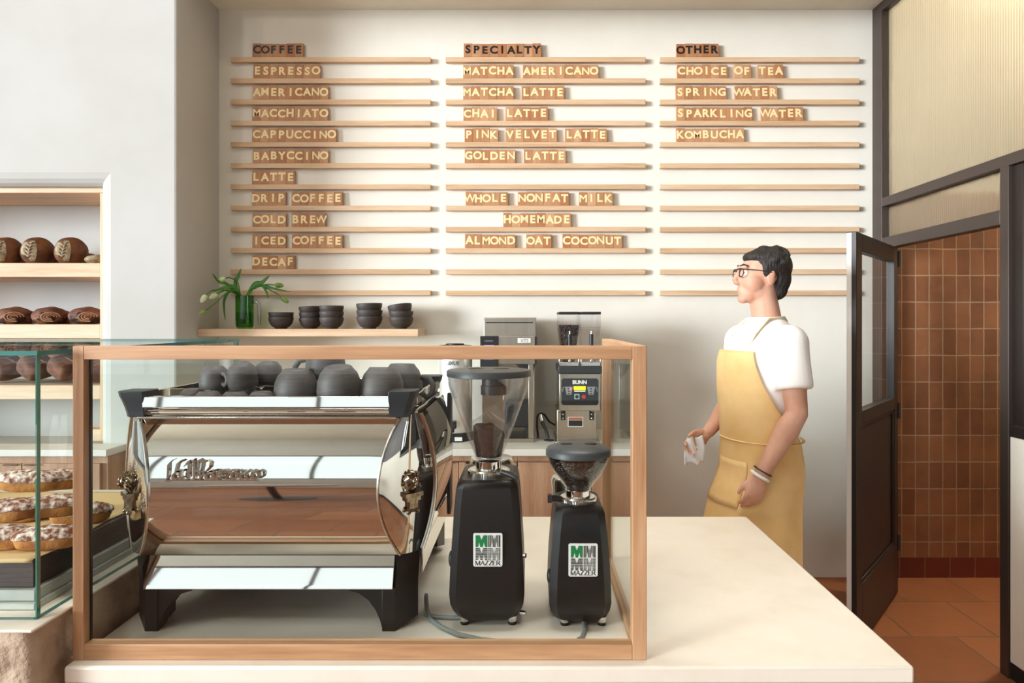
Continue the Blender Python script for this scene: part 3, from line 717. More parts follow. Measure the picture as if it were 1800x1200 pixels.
# lion bust emblem on each corner panel
for s in (-1, 1):
    zc = 1.150; c = (cornA(zc, s)+cornB(zc, s))/2+Vector((s*.707, -.707, 0))*.020
    n = Vector((s*.707, -.707, 0)); t_ = Vector((s*.707, .707, 0))
    R = Matrix((t_, n, Vector((0, 0, 1)))).transposed().to_4x4()
    T = Matrix.Translation(c) @ R
    b = MB()
    def bl(x, y, z, a, bb, cc): b.ball(T @ Vector((x, y, z)), a, bb, cc, R, 12, 8)
    bl(0, .0, .012, .021, .013, .026)
    for i in range(9):                      # mane locks
        a = math.radians(-30+i*30); b.tube([T @ Vector((.010*math.cos(a), .012, .014+.012*math.sin(a))), T @ Vector((.020*math.cos(a), .010, .012+.024*math.sin(a))), T @ Vector((.025*math.cos(a+.2), .003, .008+.030*math.sin(a+.2)))], [.003, .0045, .002], 6)
    bl(.0, .014, .014, .009, .007, .012); bl(.0, .021, .009, .006, .005, .005); bl(.0, .020, .018, .003, .004, .008)
    bl(-.006, .017, .020, .0025, .002, .002); bl(.006, .017, .020, .0025, .002, .002); bl(0, .016, .002, .005, .006, .003)
    b.box(-.025, .025, -.004, .012, -.024, -.014, T); b.box(-.020, .020, -.004, .009, -.034, -.025, T); b.box(-.012, .012, -.004, .008, -.052, -.034, T)
    b.tube([T @ Vector((-.016, .004, -.056)), T @ Vector((.016, .004, -.056))], .006, 8); bl(-.014, .006, -.060, .006, .005, .006); bl(.014, .006, -.060, .006, .005, .006)
    b.build('lion_emblem', M['antique'], em)

# ------------------------------------------------------------------ upturned mugs on the machine
def mug(kind, lb):
    t_ = thing('coffee_mug' if kind == 'big' else 'espresso_cup', lb, 'cup', (0, 0, 0), 'upturned cups on the espresso machine')
    k = 1 if kind == 'big' else .66; hk = 1 if kind == 'big' else .52
    pr = [(.028, .002), (.030, 0), (.033, .001), (.036, .006), (.046, .018), (.0525, .036), (.0555, .06), (.0558, .09), (.0545, .110), (.053, .112), (.0515, .110), (.0525, .09), (.052, .06), (.048, .034), (.03, .012), (.004, .010)]
    b = MB(); b.lathe((0, 0, 0), [(r*k, (.112-z)*hk) for r, z in pr], 40)   # already turned over: rim at z=0
    b.build('body', M['mug'], t_, ang=60)
    hp = [(.052, .085), (.070, .092), (.084, .080), (.086, .058), (.074, .040), (.053, .036)]
    MB().tube([(x*k, 0, (.112-z)*hk) for x, z in hp], .0062*k, 10, flat=1.3).build('handle', M['mug'], t_)
    return t_
bm0 = None; sm0 = None
ZTR = 1.318
for kind, px, Y, z, rz, tilt, lb in [
    ('big', 521, 1.735, ZTR, 100, 0, 'first large dark mug at the front rail of the machine top'),
    ('big', 598, 1.735, ZTR, 80, 9, 'tilted large dark mug with its foot ring showing, in the front row'),
    ('big', 671, 1.740, ZTR, 60, -4, 'large dark mug in the front row beside the black corner block'),
    ('big', 706, 1.850, ZTR, -5, -6, 'large dark mug behind the corner block, handle sticking out'),
    ('small', 570, 1.835, ZTR, 60, 0, 'lower espresso cup under the raised large mug'),
    ('small', 545, 1.90, ZTR, 60, 0, 'lower espresso cup at the back under the raised large mug'),
    ('big', 573, 1.80, ZTR+.0595, 180, 3, 'large dark mug stacked highest, its top behind the wooden rail'),
    ('small', 377, 1.765, ZTR+.059, -35, 0, 'upper espresso cup nearest the black corner, handle turned outward'),
    ('small', 428, 1.750, ZTR+.059, 90, 16, 'upper espresso cup tilted to show its round foot'),
    ('small', 428, 1.850, ZTR+.059, 120, 0, 'upper espresso cup directly behind the tilted one'),
    ('small', 470, 1.810, ZTR+.059, 215, -14, 'upper espresso cup leaning on the large mug'),
    ('small', 366, 1.700, ZTR, 40, 0, 'lower espresso cup whose foot just shows above the rail, nearest the corner'),
    ('small', 413, 1.700, ZTR, 80, 0, 'lower espresso cup just above the rail, below the tilted cup'),
    ('small', 460, 1.700, ZTR, 120, 0, 'lower espresso cup just above the rail beside the first large mug'),
    ('small', 340, 1.775, ZTR, 20, 0, 'lower espresso cup farthest back by the side rail'),
    ('small', 392, 1.790, ZTR, 70, 0, 'lower espresso cup supporting the upper pair'),
    ('small', 440, 1.790, ZTR, 70, 0, 'lower espresso cup under the leaning one'),
    ('small', 433, 1.880, ZTR, 70, 0, 'lower espresso cup in the back row'),
    ('small', 480, 1.840, ZTR, 70, 0, 'lower espresso cup behind the large mugs')]:
    if kind == 'big':
        o = mug('big', lb) if bm0 is None else dup(bm0, (0, 0, 0), label=lb); bm0 = bm0 or o
    else:
        o = mug('small', lb) if sm0 is None else dup(sm0, (0, 0, 0), label=lb); sm0 = sm0 or o
    tl = math.radians(tilt)
    if 'stacked highest' in lb: o.scale = (.93, .93, .93)
    o.location = (ax(px, Y), Y, z+abs(math.sin(tl))*(.055 if kind == 'big' else .036))
    o.rotation_euler = (Matrix.Rotation(tl, 3, 'X') @ Matrix.Rotation(math.radians(rz), 3, 'Z')).to_euler()

# ------------------------------------------------------------------ coffee grinders
def oct_ring(cx, w, y0, y1, ch, z):
    return [Vector(p+(z,)) for p in ((cx-w+ch, y0), (cx+w-ch, y0), (cx+w, y0+ch), (cx+w, y1-ch), (cx+w-ch, y1), (cx-w+ch, y1), (cx-w, y1-ch), (cx-w, y0+ch))]
def plaque(par, cx, cz, w, h, y):
    """white plate with four block M marks and a name line"""
    p = MB().prism([(cx-w+.003, cz-h), (cx+w-.003, cz-h), (cx+w, cz-h+.003), (cx+w, cz+h-.003), (cx+w-.003, cz+h), (cx-w+.003, cz+h), (cx-w, cz+h-.003), (cx-w, cz-h+.003)], y, y+.003).build('logo_plaque', M['plate'], par, smooth=False)
    q = .84*w; top = cz+h-.005; s = q-.0012
    def emm(x0, z1, m, name):
        k = s
        pts = [(0, 0), (.22, 0), (.33, .42), (.44, 0), (.56, 0), (.67, .42), (.78, 0), (1, 0), (1, 1), (.66, 1), (.5, .55), (.34, 1), (0, 1)]
        pts = [(0, 0), (.20, 0), (.30, .45), (.40, 0), (.60, 0), (.70, .45), (.80, 0), (1, 0), (1, 1), (.66, 1), (.5, .58), (.34, 1), (0, 1)]
        return MB().prism([(x0+a*k, z1-k*1.0+bb*k) for a, bb in pts], y-.0006, y+.001).build(name, m, p, smooth=False)
    emm(cx-q, top, M['green_logo'], 'green_mark')
    for x0, z1, mode in ((cx+.0012, top, 'v'), (cx-q, top-s-.0024, 'h'), (cx+.0012, top-s-.0024, 'vh')):
        emm(x0, z1, M['ink'], 'black_mark')
        b = MB(); n = 8
        for i in range(1, n):
            if 'v' in mode: b.box(x0+s*i/n-.0004, x0+s*i/n+.0004, y-.0009, y-.0005, z1-s, z1)
            if 'h' in mode: b.box(x0, x0+s, y-.0009, y-.0005, z1-s*i/n-.0004, z1-s*i/n+.0004)
        b.build('hatching', M['plate'], p, smooth=False)
    # name in serif capitals drawn with thick and thin strokes
    G = {'M': [[(0, 0), (0, 10), 1], [(0, 10), (4.5, 0), 2], [(4.5, 0), (9, 10), 1], [(9, 10), (9, 0), 2]], 'A': [[(0, 0), (4, 10), 1], [(4, 10), (8, 0), 2], [(1.5, 4), (6.5, 4), 1]],
         'Z': [[(0, 10), (7, 10), 1], [(7, 10), (0, 0), 2], [(0, 0), (7, 0), 1]], 'E': [[(0, 0), (0, 10), 2], [(0, 10), (6, 10), 1], [(0, 5), (5, 5), 1], [(0, 0), (6.3, 0), 1]],
         'R': [[(0, 0), (0, 10), 2], [(0, 10), (5, 10), 1], [(5, 10), (6.3, 7.5), 2], [(6.3, 7.5), (5, 5), 2], [(5, 5), (0, 5), 1], [(3, 5), (7.5, 0), 2]]}
    adv = {'M': 11.5, 'A': 9.8, 'Z': 8.8, 'E': 8.3, 'R': 8}
    x = 0; b = MB(); tot = sum(adv[c] for c in 'MAZZER')-.5; k = 2*q/tot
    zb = cz-h+.0035
    for c in 'MAZZER':
        for (a, bb, wd) in G[c]:
            A = Vector((a[0], 0, a[1])); B = Vector((bb[0], 0, bb[1])); d = (B-A).normalized(); nn = Vector((-d.z, 0, d.x))*(.42 if wd == 1 else .85)
            qd = [A+nn, A-nn, B-nn, B+nn]
            b.prism([(cx-q+(x+v.x)*k, zb+v.z*k) for v in qd], y-.0007, y)
        for sx in {'M': (0, 9), 'A': (0, 8), 'R': (0, 7.5), 'E': (0,), 'Z': ()}[c]:
            b.prism([(cx-q+(x+v)*k, zb+w_*k) for v, w_ in ((sx-1.3, -.3), (sx+1.3, -.3), (sx+1.3, .4), (sx-1.3, .4))], y-.0007, y)
        x += adv[c]
    b.build('printed_name', M['ink'], p, smooth=False)
    return p
def grinder_feet(par, xs, ys):
    for x in xs:
        for y in ys:
            f = MB().lathe((x, y, 0), [(.0095, .8005), (.0105, .803), (.0105, .808), (.009, .809)], 20).build('foot', M['rubber'], par)
            MB().lathe((x, y, 0), [(.011, .8085), (.0115, .812), (.0115, .822)], 20).build('foot_ring', M['chrome'], f)
# tall conical grinder
GX = -.104
gr = thing('coffee_grinder', 'tall black coffee grinder with large clear conical hopper', 'coffee grinder', (GX, 1.78, .80), 'black coffee grinders on the counter')
lv = [(.814, .064, .022), (.822, .073, .014), (.838, .0835, .006), (.856, .090, .001), (.88, .0925, 0), (.948, .090, .003), (1.004, .0865, .006), (1.087, .0815, .011), (1.135, .077, .015), (1.150, .0735, .018), (1.158, .067, .024)]
b = MB(); b.loft([oct_ring(GX, w, 1.660+dy, 1.905-dy, .018, z) for z, w, dy in lv]); b.build('body', M['black'], gr, bevel=.004, ang=35)
grinder_feet(gr, (GX-.056, GX+.062), (1.695, 1.87))
b = MB(); rr = []
for z in (1.157, 1.168): rr.append([Vector((GX+(.0535+(.0008 if i % 2 else 0))*math.cos(2*math.pi*i/120), 1.765+(.0535+(.0008 if i % 2 else 0))*math.sin(2*math.pi*i/120), z)) for i in range(120)])
b.loft(rr); b.lathe((GX, 1.765, 0), [(.0515, 1.168), (.050, 1.171), (.036, 1.172)], 48); b.build('adjustment_ring', M['chrome_soft'], gr, ang=25)
MB().lathe((GX, 1.765, 0), [(.0345, 1.171), (.0345, 1.192), (.0325, 1.1935)], 40).build('neck', M['chrome'], gr)
MB().lathe((GX-.002, 1.93, 0), [(.062, 1.02), (.062, 1.160), (.058, 1.167), (.02, 1.168)], 40).build('doser', M['chrome_soft'], gr)
MB().tube([(GX+.035, 1.715, 1.173), (GX+.06, 1.70, 1.168), (GX+.075, 1.695, 1.160)], [.006, .0075, .006], 10).build('adjustment_lever', M['black_matte'], gr)
MB().lathe((GX, 1.765, 0), [(.033, 1.194), (.036, 1.204), (.105, 1.389), (.1065, 1.411), (.1045, 1.411), (.1025, 1.389), (.0335, 1.205), (.031, 1.194)], 56, cap=False).build('hopper', M['plastic'], gr, ang=60)
ld = MB().lathe((GX, 1.765, 0), [(.105, 1.409), (.109, 1.410), (.109, 1.4225), (.107, 1.4255), (.06, 1.4295), (.0, 1.431)], 64, cap=False).build('hopper_lid', M['lid'], gr, ang=50)
for dx in (-.032, .032): MB().lathe((GX+dx, 1.745, 0), [(.0001, 1.4306), (.018, 1.4306), (.019, 1.4285)], 28, squash=(1.1, .75), cap=False).build('finger_recess', M['rubber'], ld)
MB().lathe((GX+.012, 1.765, 0), [(.0001, 1.362), (.033, 1.362), (.033, 1.385), (.030, 1.386), (.030, 1.409)], 32, cap=False).build('lid_plug', M['lid'], ld)
MB().lathe((GX, 1.765, 0), [(.034, 1.203), (.0365, 1.215), (.046, 1.258), (.046, 1.289), (.0445, 1.292), (.002, 1.318)], 10, cap=False).build('inner_chamber', M['plastic'], gr, ang=20)
b = MB()
gp = [(.0325, 1.2035), (.034, 1.216), (.0415, 1.255), (.040, 1.272), (.030, 1.280), (.018, 1.283), (.002, 1.286)]
b.lathe((0, 0, 0), gp, 32)
for v in b.bm.verts:
    r = math.hypot(v.co.x, v.co.y)
    if v.co.z > 1.265: v.co.z += .010*noise.noise(Vector((v.co.x*40, v.co.y*40, 3)))+(-v.co.x*.25)
    v.co.x += GX; v.co.y += 1.765
b.build('ground_coffee', M['grounds'], gr)
plaque(gr, ax(857.5, 1.66), az(966, 1.66), .0355, .0405, 1.6595)
MB().ball((GX-.0915, 1.71, az(989, 1.68)), .006, .016, .020).build('switch', M['black_matte'], gr)
for py in (980, 1082): MB().tube([(GX+.083, 1.69, az(py, 1.67)), (GX+.096, 1.685, az(py, 1.67))], .006, 12).build('bolt', M['chrome'], gr)
# small grinder
HX = .126
g2 = thing('coffee_grinder', 'short black coffee grinder with round hopper full of dark beans', 'coffee grinder', (HX, 1.78, .80), 'black coffee grinders on the counter')
lv = [(.812, .056, .022), (.822, .066, .012), (.838, .073, .005), (.858, .0765, 0), (.90, .0755, .001), (.948, .0735, .004), (1.03, .067, .010), (1.075, .062, .015), (1.088, .057, .021), (1.093, .050, .028)]
b = MB(); b.loft([oct_ring(HX, w, 1.660+dy, 1.875-dy, .018, z) for z, w, dy in lv]); b.build('body', M['black'], g2, bevel=.004, ang=35)
grinder_feet(g2, (HX-.038, HX+.054), (1.690, 1.84))
b = MB(); rr = []
for z in (1.091, 1.101): rr.append([Vector((HX+(.0475+(.0008 if i % 2 else 0))*math.cos(2*math.pi*i/110), 1.75+(.0475+(.0008 if i % 2 else 0))*math.sin(2*math.pi*i/110), z)) for i in range(110)])
b.loft(rr); b.lathe((HX, 1.75, 0), [(.0455, 1.101), (.044, 1.104), (.033, 1.105)], 48); b.build('adjustment_ring', M['chrome_soft'], g2, ang=25)
MB().lathe((HX, 1.75, 0), [(.032, 1.104), (.032, 1.120), (.030, 1.122)], 40).build('neck', M['chrome'], g2)
MB().lathe((HX-.006, 1.905, 0), [(.058, .99), (.058, 1.112), (.054, 1.119), (.02, 1.12)], 40).build('doser', M['chrome_soft'], g2)
b = MB(); b.tube([(HX-.045, 1.70, 1.108), (HX-.062, 1.695, 1.112), (HX-.074, 1.69, 1.112)], [.007, .008, .008], 10); b.box(HX-.080, HX-.070, 1.682, 1.698, 1.103, 1.122); b.build('doser_lever', M['black_matte'], g2)
MB().lathe((HX, 1.75, 0), [(.031, 1.122), (.036, 1.130), (.050, 1.148), (.066, 1.170), (.076, 1.192), (.0805, 1.213), (.079, 1.213), (.0745, 1.193), (.0645, 1.171), (.0485, 1.15), (.0345, 1.132), (.029, 1.122)], 56, cap=False).build('hopper', M['plastic'], g2, ang=60)
b = MB(); b.lathe((HX, 1.75, 0), [(.028, 1.124), (.0335, 1.133), (.0475, 1.151), (.0632, 1.172), (.0725, 1.192), (.075, 1.202), (.06, 1.206), (.02, 1.208)], 56); b.build('beans', M['beans'], g2)
ld = MB().lathe((HX, 1.75, 0), [(.079, 1.208), (.083, 1.209), (.083, 1.222), (.079, 1.228), (.055, 1.237), (.0, 1.240)], 64, cap=False).build('hopper_lid', M['lid'], g2, ang=50)
for dx in (-.030, .030): MB().lathe((HX+dx, 1.74, 0), [(.0001, 1.2395), (.014, 1.2395), (.0155, 1.236)], 28, squash=(1.1, .8), cap=False).build('finger_recess', M['rubber'], ld)
plaque(g2, ax(1025, 1.66), az(984, 1.66), .0355, .0400, 1.6595)
MB().ball((HX-.076, 1.70, az(1017, 1.68)), .006, .014, .018).build('switch', M['black_matte'], g2)
# cables lying on the counter
tag(MB().tube([(-.272, 1.80, .830), (-.262, 1.75, .812), (-.245, 1.705, .806), (-.215, 1.665, .806), (-.17, 1.625, .806), (-.11, 1.598, .806), (-.05, 1.585, .806), (.02, 1.580, .806)], .0055, 10).build('hose', M['cable']), 'grey hose curling across the counter in front of the tall grinder', 'hose')
tag(MB().tube([(.135, 1.70, .806), (.135, 1.65, .806), (.125, 1.61, .806), (.105, 1.585, .806), (.06, 1.570, .806)], .005, 10).build('power_cable', M['cable']), 'grey power cable running out from under the short grinder', 'cable')
tag(MB().tube([(-.265, 1.735, .806), (-.24, 1.722, .806), (-.20, 1.716, .806), (-.16, 1.716, .806)], .005, 10).build('power_cable', M['cable']), 'short dark cable between the machine foot and the tall grinder', 'cable')
# ------------------------------------------------------------------ menu ledges and letter tiles
YL = 4.11
def ledge_z(i): return az(100+37.3*i, YL)
ORD = ['top', 'second', 'third', 'fourth', 'fifth', 'sixth', 'seventh', 'eighth', 'ninth', 'tenth', 'eleventh', 'lowest']
cols = [(405, 757, 'below the heading COFFEE', 'COFFEE'), (783, 1135, 'below the heading SPECIALTY', 'SPECIALTY'), (1160, 1511, 'below the heading OTHER', 'OTHER')]
LINES = {0: ['COFFEE', 'ESPRESSO', 'AMERICANO', 'MACCHIATO', 'CAPPUCCINO', 'BABYCCINO', 'LATTE', 'DRIP COFFEE', 'COLD BREW', 'ICED COFFEE', 'DECAF', None],
         1: ['SPECIALTY', 'MATCHA AMERICANO', 'MATCHA LATTE', 'CHAI LATTE', 'PINK VELVET LATTE', 'GOLDEN LATTE', None, 'WHOLE NONFAT MILK', 'HOMEMADE', 'ALMOND OAT COCONUT', None, None],
         2: ['OTHER', 'CHOICE OF TEA', 'SPRING WATER', 'SPARKLING WATER', 'KOMBUCHA', None, None, None, None, None, None, None]}
for ci, (xl, xr, wh, nm) in enumerate(cols):
    for i in range(12):
        z = ledge_z(i)
        t_ = LINES[ci][i]
        lb = ('oak menu ledge carrying the tiles %s' % t_) if t_ else 'empty oak menu ledge, %s in the column of %s' % (ORD[i], nm)
        o = MB().box(ax(xl, YL), ax(xr, YL), YL, YB-.0005, z-.030, z).build('menu_ledge', M['ledge'], bevel=.002)
        tag(o, lb, 'ledge', 'oak menu ledges on the back wall')
WORDS = [  # column, row, word, x start, x end
 (0, 0, 'COFFEE', 443.5, 532.8), (0, 1, 'ESPRESSO', 445, 562.5), (0, 2, 'AMERICANO', 444, 577), (0, 3, 'MACCHIATO', 443.5, 576.5), (0, 4, 'CAPPUCCINO', 443, 590.7), (0, 5, 'BABYCCINO', 444, 577), (0, 6, 'LATTE', 443, 518),
 (0, 7, 'DRIP', 442.5, 502), (0, 7, 'COFFEE', 512.3, 602), (0, 8, 'COLD', 443.5, 503), (0, 8, 'BREW', 512.3, 572), (0, 9, 'ICED', 443.5, 502.5), (0, 9, 'COFFEE', 513, 602), (0, 10, 'DECAF', 443, 518),
 (1, 0, 'SPECIALTY', 815, 951), (1, 1, 'MATCHA', 814, 902.7), (1, 1, 'AMERICANO', 919, 1052), (1, 2, 'MATCHA', 814, 903), (1, 2, 'LATTE', 917, 992), (1, 3, 'CHAI', 814.5, 873.8), (1, 3, 'LATTE', 888.5, 963),
 (1, 4, 'PINK', 816.7, 875.5), (1, 4, 'VELVET', 889, 979), (1, 4, 'LATTE', 993.3, 1067), (1, 5, 'GOLDEN', 816.7, 905.5), (1, 5, 'LATTE', 921, 994.5),
 (1, 7, 'WHOLE', 818.4, 892.7), (1, 7, 'NONFAT', 910.4, 1000), (1, 7, 'MILK', 1017.8, 1077.3), (1, 8, 'HOMEMADE', 884.7, 1003.3), (1, 9, 'ALMOND', 817.3, 906), (1, 9, 'OAT', 925, 969.5), (1, 9, 'COCONUT', 989, 1093.3),
 (2, 0, 'OTHER', 1189.3, 1263.5), (2, 1, 'CHOICE', 1190.5, 1279), (2, 1, 'OF', 1290.5, 1320.4), (2, 1, 'TEA', 1332.4, 1376.7), (2, 2, 'SPRING', 1188, 1276.4), (2, 2, 'WATER', 1292, 1367), (2, 3, 'SPARKLING', 1189, 1322.7), (2, 3, 'WATER', 1338, 1412), (2, 4, 'KOMBUCHA', 1189, 1308)]
TW, TH, TT = .0500, .0825, .016
bmx = bmesh.new(); bmesh.ops.create_cube(bmx, size=1)
for v in bmx.verts: v.co = Vector((v.co.x*TW, v.co.y*TT, (v.co.z+.5)*TH))
bmesh.ops.bevel(bmx, geom=bmx.edges[:], offset=.0008, segments=1, affect='EDGES')
tile_me = bpy.data.meshes.new('letter_tile'); bmx.to_mesh(tile_me); bmx.free(); tile_me.materials.append(M['tile'])
LM = {}
def letter_mesh(c, black):
    if (c, black) not in LM:
        me = glyph(c, .0655, .0007, .0013 if c in 'MWN' else .0024)
        xs = [v.co.x for v in me.vertices]; mid = (min(xs)+max(xs))/2
        me.transform(Matrix.Rotation(math.pi/2, 4, 'X') @ Matrix.Translation((-mid, 0, 0)))
        me.materials.append(M['black_letter'] if black else M['cream']); LM[(c, black)] = me
    return LM[(c, black)]
rng = random.Random(5)
NTH = ['first', 'second', 'third', 'fourth', 'fifth', 'sixth', 'seventh', 'eighth', 'ninth', 'tenth']
YT = YL+.009
for ci, ri, wd, xa, xb in WORDS:
    black = ri == 0; line = LINES[ci][ri]
    X0_, X1_ = ax(xa, YL+.003), ax(xb, YL+.003); n = len(wd); pitch = (X1_-X0_)/n; z = ledge_z(ri)
    for k, c in enumerate(wd):
        root = bpy.data.objects.new('letter_tile', tile_me); COL.objects.link(root)
        root.location = (X0_+pitch*(k+.5), YT+rng.uniform(-.0005, .001), z+.0004+(0 if rng.random() < .8 else rng.uniform(-.0001, .0004)))
        root.scale = ((pitch-.0004)/TW, 1, 1+rng.uniform(-.03, .02))
        root.rotation_euler = (math.radians(-3.5), 0, 0)
        tag(root, 'wooden tile with %s %s, %s letter of %s%s' % ('black' if black else 'cream', c, NTH[k], wd, '' if wd == line else ' in the line '+line), 'letter tile', 'letter tiles of the menu')
        le = bpy.data.objects.new('letter', letter_mesh(c, black)); COL.objects.link(le); le.parent = root
        le.location = (rng.uniform(-.0015, .0015), -TT/2-.0004, .0225+rng.uniform(-.002, .002))

# ------------------------------------------------------------------ oak shelf with bowls and tulips
tag(MB().box(-1.879, ax(735, 3.865), 3.865, YB-.0005, 1.466, 1.508).build('wall_shelf', M['pale_x'], bevel=.002), 'thick pale oak wall shelf holding dark bowls and tulips', 'shelf')
def bowl_mb():
    b = MB(); pr = [(.004, .004), (.030, .003), (.031, 0), (.034, 0), (.036, .006), (.050, .014), (.0625, .030), (.069, .050), (.0705, .066), (.0695, .0675)]
    b.lathe((0, 0, 0), pr, 44, cap=False); b.mi = 1
    b.lathe((0, 0, 0), [(.0695, .0675), (.0675, .066), (.066, .05), (.059, .032), (.045, .017), (.002, .010)], 44, cap=False)
    bmesh.ops.remove_doubles(b.bm, verts=b.bm.verts[:], dist=.00005)
    return b
bw = bowl_mb().build('bowl', [M['bowl_out'], M['bowl_in']], origin=(0, 0, 0), ang=60)
first = True
stacks = [(494, 3.985, 2, 1.0, 0, 'pair of bowls beside the green pitcher'), (546, 4.03, 3, .93, 4, 'dark stack partly hidden behind another stack'), (583, 3.965, 3, .98, 0, 'three-bowl stack overlapping the one behind it'),
          (649.5, 3.985, 3, 1.06, 2, 'widest stack of bowls near the shelf end'), (705, 3.985, 3, 1.0, 10, 'last stack at the shelf end with a slanting top')]
for px, Y, n, k, tl, where in stacks:
    for i in range(n):
        o = bw if first else bw.copy()
        if not first: COL.objects.link(o)
        first = False
        top = i == n-1
        o.scale = (k, k, k)
        step = .0345 if n == 3 else .028
        o.location = (ax(px, Y), Y, 1.5085+i*step*k+(.002 if tl and top else 0))
        o.rotation_euler = (0, math.radians(tl) if top and tl else 0, i*1.3)
        pos = 'lower' if n == 2 and i == 0 else 'upper' if n == 2 else ('bottom', 'middle', 'top')[i]
        tag(o, '%s dark stoneware bowl in the %s' % (pos, where), 'bowl', 'dark bowls stacked on the wall shelf')
# pitcher
vx, vy, vz = ax(430, 3.985), 3.985, 1.5085
pt = thing('pitcher', 'green glass pitcher with a clear handle holding tulips on the oak shelf', 'pitcher', (vx, vy, vz))
MB().lathe((vx, vy, vz), [(.002, 0), (.036, 0), (.044, .005), (.049, .018), (.0505, .06), (.0505, .13), (.051, .192), (.0495, .193), (.048, .13), (.047, .02), (.042, .008), (.002, .006)], 48, cap=False).build('body', M['green_glass'], pt)
MB().lathe((vx, vy, vz), [(.002, .010), (.040, .010), (.0455, .022), (.0465, .095), (.002, .095)], 40, cap=False).build('water', M['green_glass'], pt)
MB().tube([(vx+.048, vy, vz+.155), (vx+.068, vy-.002, vz+.158), (vx+.084, vy-.003, vz+.145), (vx+.088, vy-.003, vz+.115), (vx+.087, vy-.003, vz+.06), (vx+.086, vy-.003, vz+.022)], [.008, .0085, .009, .009, .008, .006], 12, flat=1.3).build('handle', M['grey_glass'], pt)
def W3(px, py, dy=0): 
    p = at(px, py, 3.985+dy); return p
def smooth_path(pts, n=6):
    out = []
    for i in range(len(pts)-1):
        p0 = pts[max(i-1, 0)]; p1 = pts[i]; p2 = pts[i+1]; p3 = pts[min(i+2, len(pts)-1)]
        for k in range(n):
            t = k/n
            out.append(.5*((2*p1)+(p2-p0)*t+(2*p0-5*p1+4*p2-p3)*t*t+(3*p1-p0-3*p2+p3)*t**3))
    return out+[pts[-1]]
def leaf(par, pts, w, name='leaf'):
    P = smooth_path(pts, 7); n = len(P); L_ = []; R_ = []; b = MB(); V = []
    for i, p in enumerate(P):
        t = i/(n-1); d = (P[min(i+1, n-1)]-P[max(i-1, 0)]).normalized()
        side = d.cross(Vector((.25, -1, .3))).normalized(); k = w*(math.sin(math.pi*min(1, .12+.88*t))**.75)+.0005
        fold = Vector((0, -.35, .25))*k*.5
        V.append([b.bm.verts.new(p-side*k+fold), b.bm.verts.new(p), b.bm.verts.new(p+side*k+fold)])
    for a, c in zip(V, V[1:]):
        b.face([a[0], a[1], c[1], c[0]]); b.face([a[1], a[2], c[2], c[1]])
    return b.build(name, M['leaf'], par, solid=.0012, ang=180)
def tulip(lb, stem, bud_sz, mat, leaves):
    bud_sz *= 1.35; pts = [W3(*p) for p in stem]
    base = Vector((vx+(pts[0].x-vx)*.2, vy+(pts[0].y-vy)*.2, vz+.03))
    t_ = thing('tulip', lb, 'flower', base, 'tulips in the green pitcher')
    P = smooth_path([base]+pts, 6)
    MB().tube(P, .0035, 8).build('stem', M['leaf'], t_)
    if bud_sz:
        d = (P[-1]-P[-3]).normalized(); q = d.to_track_quat('Z', 'Y').to_matrix().to_4x4()
        b = MB()
        for k in range(6):
            a = k*math.pi/3; r = bud_sz*(.5 if k % 2 else .42)
            T = q @ Matrix.Rotation(a, 4, 'Z') @ Matrix.Translation((bud_sz*.24, 0, bud_sz*.75)) @ Matrix.Rotation(math.radians(-9), 4, 'Y')
            b.ball(P[-1], bud_sz*.33, bud_sz*.46, bud_sz*1.0, T, 10, 8)
        b.build('bud', M[mat], t_, ang=60)
    for l_ in leaves: leaf(t_, [W3(*p) for p in l_[0]], l_[1])
tulip('tulip with pale bud arching up from the pitcher towards the pier', [(422, 520), (418, 497), (404, 488, -.03), (394, 490, -.05)], .019, 'bud', [([(424, 522), (412, 505, -.03), (398, 505, -.06), (374, 512, -.12)], .011), ([(422, 520), (400, 500, -.04), (385, 495, -.08), (373, 480, -.12)], .008)])
tulip('tulip with pale open bud drooping low toward the pier', [(421, 520), (405, 508, -.05), (388, 513, -.12), (379, 518, -.15)], .019, 'bud', [([(423, 522), (405, 512), (394, 530), (396, 563)], .008)])
tulip('tulip with the palest bud hanging farthest from the pitcher', [(420, 521), (396, 510, -.09), (372, 511, -.19), (361, 521, -.23)], .019, 'bud', [([(420, 521), (414, 498), (419, 485), (424, 472)], .010)])
tulip('tulip with a small green bud nodding lowest at the pier', [(423, 520), (404, 512, -.08), (372, 538, -.20), (359, 547, -.24)], .014, 'bud_green', [])
tulip('tulip with a green bud bending toward the bowls', [(434, 520), (446, 505), (468, 500), (486, 501)], .018, 'bud_green', [([(434, 521), (448, 500), (460, 497), (474, 484)], .013), ([(455, 503), (464, 502), (480, 507), (511, 513)], .008)])
tulip('tulip with a drooping green bud above the first bowls', [(433, 521), (452, 503), (480, 512), (497, 524)], .018, 'bud_green', [([(446, 508), (460, 502), (468, 512), (472, 526)], .007)])

# ------------------------------------------------------------------ machines on the back counter
ZW = .9005
